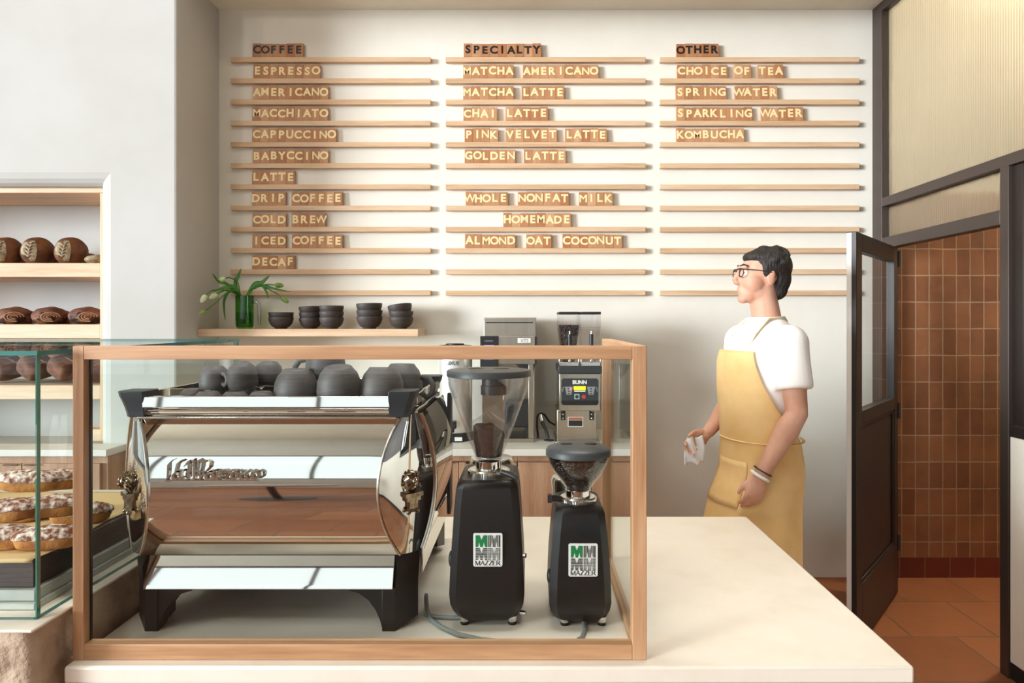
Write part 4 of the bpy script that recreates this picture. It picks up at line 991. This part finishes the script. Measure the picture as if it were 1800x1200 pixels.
# stainless coffee dispenser
dx, dy = ax(800, 3.78), 3.78
cd = thing('coffee_dispenser', 'stainless coffee dispenser with black base behind the tall grinder', 'coffee dispenser', (dx, dy, ZW))
MB().lathe((dx, dy, ZW), [(.105, 0), (.108, .006), (.108, .03), (.095, .045)], 40).build('base', M['black_matte'], cd)
MB().lathe((dx, dy, ZW), [(.092, .045), (.095, .06), (.095, .475), (.090, .495)], 48).build('body', M['pale_steel'], cd)
MB().lathe((dx, dy, ZW), [(.091, .495), (.093, .500), (.093, .518), (.05, .522), (.05, .528), (.002, .528)], 40).build('lid', M['black_matte'], cd)
tp = MB().box(dx-.018, dx+.018, dy-.135, dy-.09, ZW+.075, ZW+.115).build('tap', M['black_matte'], cd, bevel=.004)
MB().tube([(dx, dy-.12, ZW+.08), (dx, dy-.125, ZW+.055)], .009, 10).build('spout', M['black_matte'], tp)
text_part('lettering', 'LUXUS', (ax(793.5, 3.683), 3.6835, az(641, 3.683)), .027, M['ink'], cd, extrude=.0008, offset=.0003)
MB().box(dx+.01, dx+.05, dy-.116, dy-.1075, ZW+.008, ZW+.028).build('label_plate', M['plate'], cd)
# brewer
br = thing('coffee_brewer', 'stainless automatic coffee brewer with black display, taller than the wooden rail', 'coffee brewer', (ax(897, 3.8), 3.85, ZW))
MB().box(ax(850, 3.78), ax(942.5, 3.78), 3.78, 4.08, 1.36, az(558, 3.78)).build('upper_tank', M['steel'], br, bevel=.004)
MB().box(ax(854, 3.778), ax(937, 3.778), 3.7775, 3.785, az(567.5, 3.778), az(566, 3.778)).build('lid_seam', M['bronze_dark'], br)
MB().box(ax(848, 3.66), ax(943, 3.66), 3.66, 3.79, az(640, 3.66), az(590, 3.66)).build('brew_head', M['steel'], br, bevel=.003)
MB().box(ax(940, 3.658), ax(943.5, 3.658), 3.655, 3.67, az(640, 3.66), az(591, 3.66)).build('edge_strip', M['black_matte'], br)
dp = MB().box(ax(844, 3.645), ax(876, 3.645), 3.645, 3.665, az(655, 3.645), az(590.5, 3.645)).build('display_panel', M['black_matte'], br, bevel=.002)
MB().box(ax(851, 3.644), ax(868, 3.644), 3.6435, 3.647, az(632, 3.644), az(606.5, 3.644)).build('display', M['violet'], dp)
for i, h in enumerate((.006, .009, .009, .006, .009, .007)): MB().box(ax(852+i*2.6, 3.644), ax(853.3+i*2.6, 3.644), 3.6438, 3.646, az(599, 3.644)-h/2, az(599, 3.644)+h/2).build('display_mark', M['decal_grey'], dp)
bd = MB().box(ax(910, 3.655), ax(933.5, 3.655), 3.6535, 3.662, az(603, 3.655), az(594, 3.655)).build('badge', M['plate'], br, bevel=.003)
text_part('badge_text', 'XTS', (ax(921.7, 3.653), 3.6532, az(601.2, 3.653)), .024, M['decal_grey'], bd, extrude=.0004, offset=.0003)
MB().box(ax(848, 3.95), ax(940, 3.95), 3.93, 4.08, ZW+.02, 1.37).build('column', M['steel'], br)
MB().box(ax(929, 3.70), ax(938, 3.70), 3.68, 3.93, ZW+.02, 1.33).build('side_leg', M['steel'], br, bevel=.002)
MB().box(ax(848, 3.7), ax(938, 3.7), 3.67, 4.08, ZW, ZW+.02).build('base_plate', M['steel'], br)
MB().prism([(ax(905, 3.68), 1.33), (ax(942, 3.68), 1.33), (ax(936, 3.68), 1.26), (ax(928, 3.68), 1.24), (ax(918, 3.68), 1.27)], 3.69, 3.80).build('brew_basket', M['black_matte'], br, bevel=.004)
sv = thing('thermal_server', 'black thermal server standing under the stainless brewer', 'coffee server', (ax(912, 3.70), 3.76, ZW+.0205))
zs = ZW+.0205
MB().box(ax(888, 3.69), ax(931, 3.69), 3.69, 3.90, zs+.055, az(709, 3.69)).build('body', M['black_matte'], sv, bevel=.012)
for px in (892, 927):
    for y in (3.70, 3.87): MB().box(ax(px, 3.69)-.010, ax(px, 3.69)+.010, y, y+.02, zs, zs+.06).build('leg', M['black_matte'], sv)
# sprayer tap
sp = thing('rinse_tap', 'small chrome rinse tap with black hose beside the bulk grinder', 'tap', (ax(955, 3.75), 3.80, ZW))
MB().tube([at(950, 728, 3.76), at(952, 738, 3.76), at(955, 748, 3.75)], [.008, .011, .008], 12).build('head', M['chrome'], sp)
MB().tube([at(953, 740, 3.75), at(960, 757, 3.73), (ax(964, 3.72), 3.72, ZW+.010)], [.009, .009, .009], 10).build('grip', M['black_matte'], sp)
MB().lathe((ax(965, 3.72), 3.72, ZW), [(.02, 0), (.02, .006), (.012, .008)], 20, squash=(1.4, 1)).build('rest', M['black_matte'], sp)
MB().tube(smooth_path([Vector((ax(946, 3.8), 3.80, ZW+.004)), at(944, 745, 3.80), at(946, 729, 3.80), at(956, 728, 3.82), at(966, 741, 3.86), at(979, 748, 3.9)], 6), .006, 8).build('hose', M['rubber'], sp)
# bulk grinder
YG = 3.60
bg = thing('bulk_grinder', 'stainless twin-hopper bulk coffee grinder with black control panel on the back counter', 'coffee grinder', (ax(1018, YG), 3.75, ZW))
MB().box(ax(983, YG), ax(1056, YG), YG, 3.92, az(722, YG), az(656, YG)).build('housing', M['steel'], bg, bevel=.004)
MB().box(ax(981, YG), ax(1057.5, YG), YG-.015, 3.92, az(656, YG), az(643, YG)).build('hopper_shelf', M['black_matte'], bg, bevel=.004)
MB().box(ax(979, YG+.05), ax(1049, YG+.05), YG+.05, 3.90, ZW+.02, az(722, YG)).build('column', M['steel'], bg, bevel=.003)
MB().box(ax(979, YG+.05)-.01, ax(1049, YG+.05)+.01, YG-.03, 3.92, ZW, ZW+.022).build('base', M['steel'], bg, bevel=.003)
pn = MB().prism([(ax(x, YG-.004), az(y, YG-.004)) for x, y in ((990, 712), (1049, 712), (1052, 709), (1052, 668), (1049, 665), (990, 665), (987, 668), (987, 709))][::-1], YG-.006, YG+.001).build('control_panel', M['black_matte'], bg)
YP = YG-.0065
text_part('lettering', 'BUNN', (ax(1019, YP), YP, az(674.6, YP)), .027, M['plate'], pn, extrude=.0004, offset=.0013)
MB().box(ax(1008.5, YP), ax(1029.5, YP), YP-.001, YP+.001, az(685.5, YP), az(678.5, YP)).build('lcd', M['lcd'], pn)
MB().box(ax(1009.5, YP), ax(1029, YP), YP-.001, YP+.001, az(688.6, YP), az(686.4, YP)).build('label_strip', M['plate'], pn)
for s_, cx_ in ((-1, 1000), (1, 1039)):
    f = MB().prism([(ax(cx_+a, YP), az(y, YP)) for a, y in ((-7, 679.5), (7, 679.5), (5, 690), (4, 693.5), (-4, 693.5), (-5, 690))][::-1], YP-.0006, YP+.001).build('cup_symbol', M['decal_grey'], pn, smooth=False)
    MB().tube([Vector((ax(cx_+s_*7, YP), YP-.0003, az(680, YP))), Vector((ax(cx_+s_*10, YP), YP-.0003, az(681, YP))), Vector((ax(cx_+s_*11, YP), YP-.0003, az(688, YP)))], .0022, 6).build('handle_mark', M['decal_grey'], f)
    for y in (683, 687.5, 691.5): MB().lathe((ax(cx_, YP), YP-.001, az(y, YP)), [(.0001, 0), (.006, 0), (.006, .001)], 14, M=Matrix.Rotation(math.pi/2, 4, 'X'), squash=(1, .5), cap=False).build('button', M['black_matte'], f)
MB().ball((ax(1003, YP), YP-.0015, az(683.3, YP)), .006, .002, .006).build('red_light', M['led'], pn)
MB().box(ax(1009.5, YP), ax(1018.5, YP), YP-.001, YP+.001, az(701.5, YP), az(692.5, YP)).build('start_button', M['teal'], pn)
MB().lathe((ax(1014, YP), YP-.0012, az(697, YP)), [(.0001, 0.0), (.0095, 0), (.0095, .001)], 24, M=Matrix.Rotation(math.pi/2, 4, 'X'), cap=False).build('start_button', M['ink'], pn)
MB().lathe((ax(1026, YP), YP-.001, az(697, YP)), [(.0001, 0), (.0115, 0), (.0115, .001)], 8, M=Matrix.Rotation(math.pi/2, 4, 'X'), cap=False).build('stop_button', M['red'], pn)
MB().box(ax(996, YG), ax(1003, YG), YG+.005, YG+.03, az(721, YG), az(714, YG)).build('bag_switch', M['decal_grey'], bg)
for px in (990, 1040):
    k = MB().box(ax(px-4, YG+.045), ax(px+4, YG+.045), YG+.042, YG+.05, az(738, YG+.045), az(721, YG+.045)).build('bracket', M['black_matte'], bg)
    for y in (728, 735): MB().ball((ax(px, YG+.042), YG+.042, az(y, YG+.042)), .005, .003, .005).build('bolt', M['chrome'], k)
    sgn = -1 if px < 1018 else 1
    MB().tube([Vector((ax(px, YG), YG+.035, az(723, YG))), Vector((ax(px+sgn*9, YG), YG, az(727, YG)))], .003, 8).build('bag_wire', M['chrome'], k)
wl = MB().box(ax(998, YG+.048), ax(1025, YG+.048), YG+.047, YG+.051, az(750, YG+.048), az(732.5, YG+.048)).build('warning_label', M['plate'], bg)
MB().box(ax(999.5, YG+.046), ax(1023.5, YG+.046), YG+.046, YG+.05, az(737.8, YG+.046), az(733.8, YG+.046)).build('warning_band', M['orange'], wl)
MB().box(ax(999.5, YG+.046), ax(1023.5, YG+.046), YG+.046, YG+.05, az(748.8, YG+.046), az(738.6, YG+.046)).build('warning_text_field', M['ink'], wl)
for x0, x1, full in ((982.5, 1018, True), (1020.5, 1056, False)):
    z0, z1 = az(643, YG), az(552, YG)
    b = MB(); cx_ = (ax(x0, YG)+ax(x1, YG))/2; hw = (ax(x1, YG)-ax(x0, YG))/2
    def rr_(w, y0, y1, z): return [Vector(p+(z,)) for p in ((cx_-w, y0), (cx_+w, y0), (cx_+w, y1), (cx_-w, y1))]
    zb = az(585, YG)
    if not full: zb = az(582, YG)
    hp = b.loft([rr_(hw*.55, YG+.05, YG+.16, z0), rr_(hw, YG, YG+.26, zb+.02), rr_(hw, YG, YG+.26, z1)], cap0=False, cap1=False).build('hopper', M['plastic'], bg)
    MB().box(cx_-hw-.001, cx_+hw+.001, YG-.004, YG+.264, z1, z1+.013).build('hopper_lid', M['black_matte'], hp, bevel=.003)
    if full:
        MB().loft([rr_(hw*.50, YG+.055, YG+.155, z0+.004), rr_(hw*.95, YG+.006, YG+.25, zb+.02), rr_(hw*.95, YG+.006, YG+.25, az(571, YG))]).build('beans', M['beans'], hp)
    else:
        MB().box(cx_-hw*.95, cx_+hw*.95, YG+.004, YG+.25, zb+.018, zb+.022).build('hopper_floor', M['plastic'], hp)
    MB().tube([Vector((cx_+.003, YG-.012, az(612, YG))), Vector((cx_+.003, YG-.012, az(587, YG)))], .0105, 12).build('gate_handle', M['block'], hp)
    MB().tube([Vector((cx_+.003, YG-.012, az(587, YG))), Vector((cx_+.003, YG-.010, az(582, YG)))], .005, 10).build('gate_pin', M['chrome'], hp)
    q = MB(); q.box(cx_-hw, cx_+hw, YG-.012, YG-.004, z0, z0+.02); q.box(cx_-hw, cx_-hw+.006, YG-.012, YG-.004, z0, z0+.045); q.box(cx_+hw-.006, cx_+hw, YG-.012, YG-.004, z0, z0+.045); q.build('latch_frame', M['chrome_soft'], hp, bevel=.002)
    MB().ball((cx_+.003, YG-.012, az(634, YG)), .008, .005, .010).build('latch_knob', M['chrome'], hp)

# ------------------------------------------------------------------ bread
def loaf_mesh(rx, ry, rz, k=0, flat=.25, seed=0):
    b = MB(); b.ball((0, 0, rz*(1-flat*.5)), rx, ry, rz, None, 30, 18)
    for v in b.bm.verts:
        v.co += (v.co-Vector((0, 0, rz))).normalized()*.004*noise.noise(v.co*18+Vector((seed, 0, 0)))
        if v.co.z < rz*.0+.006: v.co.z = .0+max(0, v.co.z)*.1
    return b
def country(lb):
    t_ = thing('bread_loaf', lb, 'bread', (0, 0, 0), 'scored country loaves on the top shelf')
    loaf_mesh(.082, .088, .082).build('crust', M['crust'], t_)
    def surf(x, z, out=.0015):
        k = 1-(x/.082)**2-((z-.072)/.082)**2; y = -.088*math.sqrt(max(k, 0.02)); return Vector((x, y-out, z))
    # floured field with a scored leaf
    b = MB(); b.grid(lambda u, v: surf(-.072+.080*u+(.012*(2*v-1)**2 if u < .5 else -.012*(2*v-1)**2), .016+.112*v, .0012), 10, 14)
    fl = b.build('floured_patch', M['flour'], t_, ang=180)
    for i in range(5):
        for s in (-1, 1):
            z = .030+i*.018; x = -.040+.004*i
            MB().tube([surf(x+s*.002, z, .002), surf(x+s*.010, z+.011, .0035), surf(x+s*.019, z+.018, .002)], [.0008, .0032, .0008], 6).build('leaf_score', M['crust'], fl)
    return t_
c0 = None
for px, Y, rz, lb in ((44, 3.83, 27, 'second visible oval loaf with a scored leaf on the top shelf'), (104, 3.83, 27, 'oval loaf with a scored leaf beside the flatter loaves'), (-12, 3.83, 30, 'oval loaf cut off by the photo edge on the top shelf')):
    o = country(lb) if c0 is None else dup(c0, (0, 0, 0), label=lb); c0 = c0 or o
    o.location = (ax(px, Y-.1), Y, 1.8685); o.rotation_euler = (0, 0, math.radians(rz))
for px, Y, k, mt, lb in ((140, 4.0, (.082, .08, .045), 'crust', 'low dark loaf behind the scored loaves'), (168, 3.84, (.07, .10, .030), 'flour', 'flat floury loaf against the side board of the shelf'), (74, 4.02, (.07, .07, .052), 'crust', 'dark loaf glimpsed between the two scored loaves'), (16, 4.02, (.06, .07, .052), 'crust', 'dark loaf glimpsed near the photo edge between scored loaves')):
    o = loaf_mesh(*k, seed=px).build('bread_loaf', M[mt], origin=(0, 0, 0)); tag(o, lb, 'bread', 'scored country loaves on the top shelf'); o.location = (ax(px, Y-.05), Y, 1.8685)
def babka(lb):
    t_ = thing('babka_loaf', lb, 'bread', (0, 0, 0), 'chocolate babka loaves on the middle shelf')
    b = loaf_mesh(.088, .10, .052, seed=7)
    for v in b.bm.verts:
        if v.co.z > .02: v.co.z += .008*math.sin(v.co.x*60+v.co.y*30)*noise.noise(v.co*25)
    b.build('crust', M['dark_loaf'], t_)
    b = MB(); rings = []
    b.grid(lambda u, v: Vector((.078*(2*u-1), -.112+.055*((2*u-1)**2+(2*v-1)**2*.8), .004+.078*v*(1-.35*(2*u-1)**2)+.006*noise.noise(Vector((u*6, v*6, 1))))), 22, 14)
    b.build('cut_swirl', M['babka'], t_, ang=180)
    for i in range(3):
        r = .026-.008*i; b = MB().tube([Vector((.010+1.7*r*math.cos(a*.5), -.113+.012*i*0+.03*abs(math.cos(a*.5))*r*20*.3, .040+r*math.sin(a*.5))) for a in range(0, 11)], .0035, 6); b.build('swirl_ridge', M['loaf_score'], t_)
    return t_
k0 = None
for px, Y, lb in ((66, 3.84, 'chocolate swirl loaf in the middle of the second shelf'), (132, 3.84, 'chocolate swirl loaf nearest the side board on the second shelf'), (2, 3.84, 'chocolate swirl loaf cut off by the photo edge')):
    o = babka(lb) if k0 is None else dup(k0, (0, 0, 0), label=lb); k0 = k0 or o
    o.location = (ax(px, Y-.1), Y, 1.5355); o.rotation_euler = (0, 0, math.radians(30))
for px, lb in ((36, 'dark loaf behind the cut-off swirl loaf on the second shelf'), (100, 'dark loaf behind and between the two full swirl loaves'), (163, 'dark loaf in the corner of the second shelf')):
    o = loaf_mesh(.07, .06, .042, seed=px).build('babka_loaf', M['dark_loaf'], origin=(0, 0, 0)); tag(o, lb, 'bread', 'chocolate babka loaves on the middle shelf'); o.location = (ax(px, 3.98), 4.03 if px < 160 else 3.95, 1.5355)
def pan_loaf(lb):
    t_ = thing('pan_loaf', lb, 'bread', (0, 0, 0), 'dark scored loaves on the lowest shelf')
    b = MB(); hx, hy, hz = .070, .100, .046; rings = []
    for z, k in ((-hz, .88), (-hz*.6, .96), (0, 1), (hz*.55, .98), (hz*.85, .88), (hz, .70)):
        rg = []
        for i in range(36):
            a = 2*math.pi*i/36; c, s = math.cos(a), math.sin(a)
            p = Vector((hx*k*math.copysign(abs(c)**.42, c), hy*k*math.copysign(abs(s)**.42, s), z)); rg.append(p+Vector((0, 0, .004*noise.noise(p*30))))
        rings.append(rg)
    b.loft(rings).build('crust', M['dark_loaf'], t_)
    for pts in ([(-.06, -.03), (.06, .0)], [(-.03, -.09), (-.02, .09)], [(.03, -.09), (.035, .09)]):
        MB().tube([Vector((p[0]*(1-t)+q[0]*t, p[1]*(1-t)+q[1]*t, hz+.001)) for p, q in [(pts[0], pts[1])] for t in (0, .25, .5, .75, 1)], [.002, .004, .005, .004, .002], 6).build('score', M['loaf_score'], t_)
    return t_
l0 = None; row = ['lower', 'upper']; nth = ['first', 'second', 'third', 'fourth', 'fifth']
for r in range(2):
    for i in range(5):
        lb = 'dark scored loaf leaning on the lowest bread shelf, %s from the side board, %s row' % (nth[i], row[r])
        o = pan_loaf(lb) if l0 is None else dup(l0, (0, 0, 0), label=lb); l0 = l0 or o
        o.location = (-2.425-i*.168-r*.045, 3.85+r*.04, 1.205+.096+r*.104)
        o.rotation_euler = (math.radians(12), math.radians(33), math.radians(-6))
# ------------------------------------------------------------------ the man walking past behind the counter
PX, PY = .985, 2.90
pr_ = thing('person', 'man in white T-shirt and mustard apron walking past the menu wall', 'person', (PX, PY, 0))
def frame(deg):
    a = math.radians(deg); f = Vector((-math.cos(a), -math.sin(a), 0)); l_ = Vector((math.sin(a), -math.cos(a), 0)); return f, l_
F, Lf = frame(12)
def Pp(f, l_, z): return Vector((PX, PY, z))+F*f+Lf*l_
def ering(cf, d, w, z, n=28, cl=0, pw=.9):
    out = []
    for i in range(n):
        a = 2*math.pi*i/n; c, s = math.cos(a), math.sin(a)
        out.append(Pp(cf+d*math.copysign(abs(c)**pw, c), cl+w*math.copysign(abs(s)**pw, s), z))
    return out
TOR = [(.86, -.01, .120, .165), (.95, -.01, .128, .172), (1.05, .0, .122, .165), (1.15, .005, .122, .166), (1.27, .005, .130, .18), (1.38, .0, .132, .19), (1.455, -.01, .118, .185), (1.505, -.02, .085, .150), (1.54, -.025, .062, .085)]
b = MB(); b.loft([ering(cf, d, w, z) for z, cf, d, w in TOR])
# neck
nk = [Pp(-.03, 0, 1.50), Pp(-.025, 0, 1.57), Pp(-.012, 0, 1.64), Pp(-.006, 0, 1.70)]
b.tube(nk, [.066, .060, .058, .060], 20)
# head in its own frame (in profile, glancing slightly down)
HF, HL = frame(4)
HC = Pp(-.002, 0, 1.735)
tilt = Matrix.Rotation(math.radians(-4), 3, HL)
def Hp(f, l_, z): return HC+tilt @ (HF*f+HL*l_+Vector((0, 0, z)))
HM = Matrix((HF, HL, Vector((0, 0, 1)))).transposed()
def hb(f, l_, z, a, bb, c, o=b): o.ball(Hp(f, l_, z), a, bb, c, (tilt @ HM).to_4x4(), 22, 14)
hb(-.012, 0, .030, .098, .077, .090); hb(.030, 0, -.005, .070, .064, .085); hb(.048, 0, -.070, .046, .045, .040); hb(.012, 0, -.055, .062, .058, .055)
hb(.073, 0, -.096, .022, .028, .018)                                   # chin
hb(.086, 0, .036, .018, .050, .013)                                    # brow
b.tube([Hp(.094, 0, .028), Hp(.104, 0, .005), Hp(.117, 0, -.022)], [.009, .011, .013], 12); hb(.104, 0, -.028, .016, .017, .010)   # nose
hb(.092, 0, -.053, .010, .020, .0055); hb(.090, 0, -.065, .009, .018, .006)   # lips
for s in (-1, 1):
    hb(.040, s*.034, -.022, .045, .034, .050)                           # cheek
    hb(-.010, s*.076, -.005, .020, .009, .031); hb(-.014, s*.082, .010, .012, .006, .016)   # ear
# arms
def arm(sh, el, wr):
    sh, el, wr = Vector(sh), Vector(el), Vector(wr)
    P = [sh, sh.lerp(el, .35), sh.lerp(el, .7), el, el.lerp(wr, .25), el.lerp(wr, .6), wr]
    b.tube(P, [.062, .054, .047, .043, .046, .037, .027], 16); b.ball(sh, .064, .064, .064)
def hand(wr, d, side, pal, curl):
    """wr wrist, d direction of the hand, side towards the thumb, pal palm normal (fingers close that way)"""
    wr, d, side, pal = Vector(wr), Vector(d).normalized(), Vector(side), Vector(pal)
    side = (side-d*side.dot(d)).normalized(); pal = d.cross(side)*(1 if d.cross(side).dot(pal) > 0 else -1)
    R = Matrix((side, pal, d)).transposed().to_4x4()
    b.ball(wr+d*.050, .040, .0155, .052, R, 18, 12); b.ball(wr+d*.012, .027, .02, .03, R)
    b.ball(wr+d*.040+side*.026+pal*.006, .016, .015, .030, R)
    for i, (o_, ln) in enumerate(((.030, .074), (.0105, .083), (-.0095, .077), (-.0285, .060))):
        p = wr+d*(.088-.005*abs(i-1))+side*o_; a = 0; pts = [p-d*.022, p]
        for seg, (k, bend) in enumerate(((.46, curl), (.30, curl*1.2), (.24, curl*.8))):
            a += bend; p = p+(d*math.cos(a)+pal*math.sin(a))*ln*k; pts.append(p.copy())
        b.tube(pts, [.0085, .0088, .0080, .0074, .0058], 10); b.ball(pts[-1], .0058)
    p = wr+d*.022+side*.026+pal*.004; q = p+d*.034+side*.020+pal*.010; r = q+d*.030+side*.004+pal*.012
    b.tube([p-d*.008, p, q, r, r+d*.012], [.012, .0125, .0102, .0088, .0065], 10)
SHL = Pp(-.012, .188, 1.462); ELL = Vector((1.045, 2.665, 1.190)); WRL = Vector((.905, 2.675, .945))
SHR = Pp(-.015, -.188, 1.462); ELR = Pp(.0, -.245, 1.19); WRR = Pp(.145, -.20, 1.05)
arm(SHL, ELL, WRL); arm(SHR, ELR, WRR)
hand(WRL, (-.30, .02, -.95), (-1, -.1, .25), (.1, 1, 0), .42)
hand(WRR, tuple(F*.8+Vector((0, 0, -.5))), tuple(Vector((0, 0, 1))), tuple(Lf), .45)
# legs, mid stride
def leg(hip, kn, an, toe):
    hip, kn, an, toe = (Vector(v) for v in (hip, kn, an, toe))
    b.tube([hip, hip.lerp(kn, .4), kn, kn.lerp(an, .3), an.lerp(kn, .1), an], [.088, .078, .056, .056, .040, .038], 18); b.tube([an, an.lerp(toe, .5), toe], [.04, .038, .03], 12)
LEGS = [(Pp(0, .09, .90), Pp(.16, .095, .50), Pp(.20, .10, .10), Pp(.36, .10, .05)), (Pp(0, -.09, .90), Pp(.0, -.09, .49), Pp(-.24, -.09, .13), Pp(-.10, -.09, .05))]
for q in LEGS: leg(*q)
body = link_mesh(baked(b, .0052, 3), 'body', M['skin'], pr_, ang=180)
# hair: cap over crown, back and temples
b = MB()
hb(-.030, 0, .052, .098, .086, .085, b); hb(-.062, 0, .0, .062, .074, .075, b); hb(.018, 0, .082, .066, .066, .034, b); hb(-.070, 0, -.045, .042, .060, .045, b)
for s in (-1, 1): hb(-.004, s*.070, .030, .030, .014, .040, b)
rg = random.Random(3)
for i in range(90):
    a = rg.uniform(0, 6.28); e = rg.uniform(.1, 1.3); p = Vector((-.035+.095*math.cos(a)*math.cos(e), .084*math.sin(a)*math.cos(e), .050+.086*math.sin(e)))
    if (p.x > .045 and p.z < .10) or (p.x < -.09 and p.z > .03): continue
    hb(p.x, p.y, p.z, .017, .014, .010, b)
link_mesh(baked(b, .006, 2), 'hair', M['hair'], pr_, ang=180)
for s in (-1, 1):   # brows, eyes, stubble line
    MB().tube([Hp(.080, s*.046, .042), Hp(.093, s*.030, .047), Hp(.100, s*.012, .043)], [.003, .0045, .003], 8).build('eyebrow', M['hair'], pr_)
    ey = MB().ball(Hp(.0795, s*.033, .014), .0115).build('eye', M['plate'], pr_)
    MB().ball(Hp(.0885, s*.0335, .014), .0050).build('iris', M['ink'], ey)
gl_ = MB().tube([Hp(.098, -.060, .026), Hp(.108, -.02, .030), Hp(.112, 0, .026), Hp(.108, .02, .030), Hp(.098, .060, .026)], .0024, 8).build('glasses', M['ink'], pr_)
for s in (-1, 1):
    MB().tube([Hp(.105, s*.036, -.004)+tilt @ (HL*(.024*math.cos(a*math.pi/8))+Vector((0, 0, .016+.018*math.sin(a*math.pi/8)))+HF*(-.003*abs(math.cos(a*math.pi/8)))) for a in range(17)], .002, 8).build('rim', M['ink'], gl_)
    MB().tube([Hp(.098, s*.062, .026), Hp(.04, s*.078, .024), Hp(-.012, s*.084, .018), Hp(-.03, s*.080, .0)], .002, 8).build('temple', M['ink'], gl_)
# T-shirt
b = MB()
TS = [(.93, -.01, .142, .186), (1.05, 0, .137, .180), (1.15, .005, .137, .181), (1.27, .005, .145, .195), (1.38, 0, .147, .205), (1.455, -.01, .133, .200), (1.508, -.02, .100, .165), (1.545, -.025, .078, .100), (1.565, -.022, .072, .076)]
b.loft([ering(cf, d, w, z) for z, cf, d, w in TS])
for sh, el in ((SHL, ELL), (SHR, ELR)):
    sh, el = Vector(sh), Vector(el); b.ball(sh, .076, .076, .076)
    b.tube([sh, sh.lerp(el, .3), sh.lerp(el, .62), sh.lerp(el, .66)], [.074, .072, .074, .070], 20)
link_mesh(baked(b, .0065, 4), 't_shirt', M['tee'], pr_, ang=180)
MB().tube([Pp(-.022+.073*math.cos(a*math.pi/16), .077*math.sin(a*math.pi/16), 1.563) for a in range(33)], .0055, 8).build('collar', M['tee'], pr_)
# apron: a sheet wrapped round the front, narrow bib, wide skirt
AP = [(1.43, 38), (1.38, 44), (1.30, 56), (1.20, 78), (1.12, 100), (1.05, 118), (.95, 128), (.85, 132), (.72, 132), (.58, 130), (.52, 130)]
def body_r(z):
    T = [(.40, .05, .215, .215), (.60, .05, .205, .21), (.80, .03, .175, .20), (.93, .0, .152, .196)]+[(zz_, c_, d_+.010, w_+.010) for zz_, c_, d_, w_ in TS[1:]]
    for (za, ca, da, wa), (zb, cb_, db, wb) in zip(T, T[1:]):
        if za <= z <= zb: k = (z-za)/(zb-za); return ca+(cb_-ca)*k, da+(db-da)*k, wa+(wb-wa)*k
    return T[-1][1:]
def ap(u, v):
    z = 1.43-v*(1.43-.52)
    for (za, a0), (zb, a1) in zip(AP, AP[1:]):
        if zb <= z <= za+1e-6: A = a0+(a1-a0)*(za-z)/(za-zb); break
    a = math.radians(A)*(2*u-1); cf, d, w = body_r(z)
    k = 1+(.018*math.sin(a*7+z*3)+.012*math.sin(a*13))*max(0, min(1, (1.0-z)/.3))
    c, s = math.cos(a), math.sin(a)
    return Pp(cf+(d+.004)*k*math.copysign(abs(c)**.9, c), (w+.004)*k*math.copysign(abs(s)**.9, s), z)
apn = MB().grid(ap, 44, 48).build('apron', M['apron'], pr_, solid=.004, ang=180)
for s in (-1, 1):
    MB().tube([Pp(.118, s*.088, 1.43), Pp(.085, s*.10, 1.50), Pp(.02, s*.088, 1.562), Pp(-.06, s*.072, 1.568), Pp(-.098, s*.03, 1.55), Pp(-.10, 0, 1.548)], .009, 8, flat=.5).build('neck_strap', M['strap'], apn)
MB().tube([Pp(body_r(1.06)[0]+(body_r(1.06)[1]+.008)*math.cos(a*math.pi/20), (body_r(1.06)[2]+.008)*math.sin(a*math.pi/20), 1.06) for a in range(41)], .007, 8, flat=.5).build('waist_tie', M['apron'], apn)
MB().grid(lambda u, v: ap(.42+.22*u, (1.43-(.98-.18*v))/.91)+F*.006, 8, 8).build('pocket', M['apron'], apn, solid=.003, ang=180)
# trousers and shoes
b = MB(); b.loft([ering(cf, d+.012, w+.012, z) for z, cf, d, w in [(.84, -.01, .122, .165), (.95, -.01, .126, .170), (1.0, -.005, .124, .166)]])
for hip, kn, an, toe in LEGS:
    b.tube([hip, hip.lerp(kn, .4), kn, kn.lerp(an, .4), an+(kn-an)*.06], [.100, .092, .072, .066, .062], 18)
link_mesh(baked(b, .009, 3), 'trousers', M['denim'], pr_, ang=180)
for hip, kn, an, toe in LEGS:
    d = (toe-an); d.z = 0; d.normalize(); h = Vector((an.x, an.y, 0)); lift = 0 if an.z < .12 else .03
    b = MB(); rings = []
    sd = Vector((-d.y, d.x, 0))
    for t_, w_, h_ in ((-.07, .022, .055), (-.06, .034, .075), (0, .040, .10), (.06, .044, .085), (.13, .048, .06), (.18, .040, .045), (.205, .018, .03)):
        rings.append([h+d*t_+sd*(w_*math.cos(a*math.pi/8))+Vector((0, 0, lift+.004+h_*.5*(1+math.sin(a*math.pi/8)))) for a in range(16)])
    b.loft(rings).build('shoe', M['black_matte'], pr_, ang=60)
# bracelets on the near wrist
dW = (WRL-ELL).normalized(); u_ = dW.cross(Vector((0, 1, 0))).normalized(); v_ = dW.cross(u_)
for k, r, mt, nm in ((.0, .0345, 'plate', 'bracelet'), (-.022, .036, 'ink', 'bracelet')):
    c = WRL+dW*k
    MB().tube([c+u_*(r*math.cos(a*math.pi/16))+v_*(r*math.sin(a*math.pi/16)) for a in range(33)], .007 if mt == 'plate' else .003, 10).build(nm, M[mt], pr_)

# folded cloth in the forward hand
hc = WRR+(F*.8+Vector((0, 0, -.5))).normalized()*.085
def cl(u, v): return hc+F*(.075*(u-.5)*(1+.3*v))+Lf*(.020+.012*math.sin(u*9+v*4))+Vector((0, 0, .035-.12*v+.006*math.sin(u*12)))
tag(MB().grid(cl, 16, 16).build('cloth', M['cloth'], solid=.004, ang=180), 'pale folded cloth held in the forward hand of the man in the apron', 'cloth')
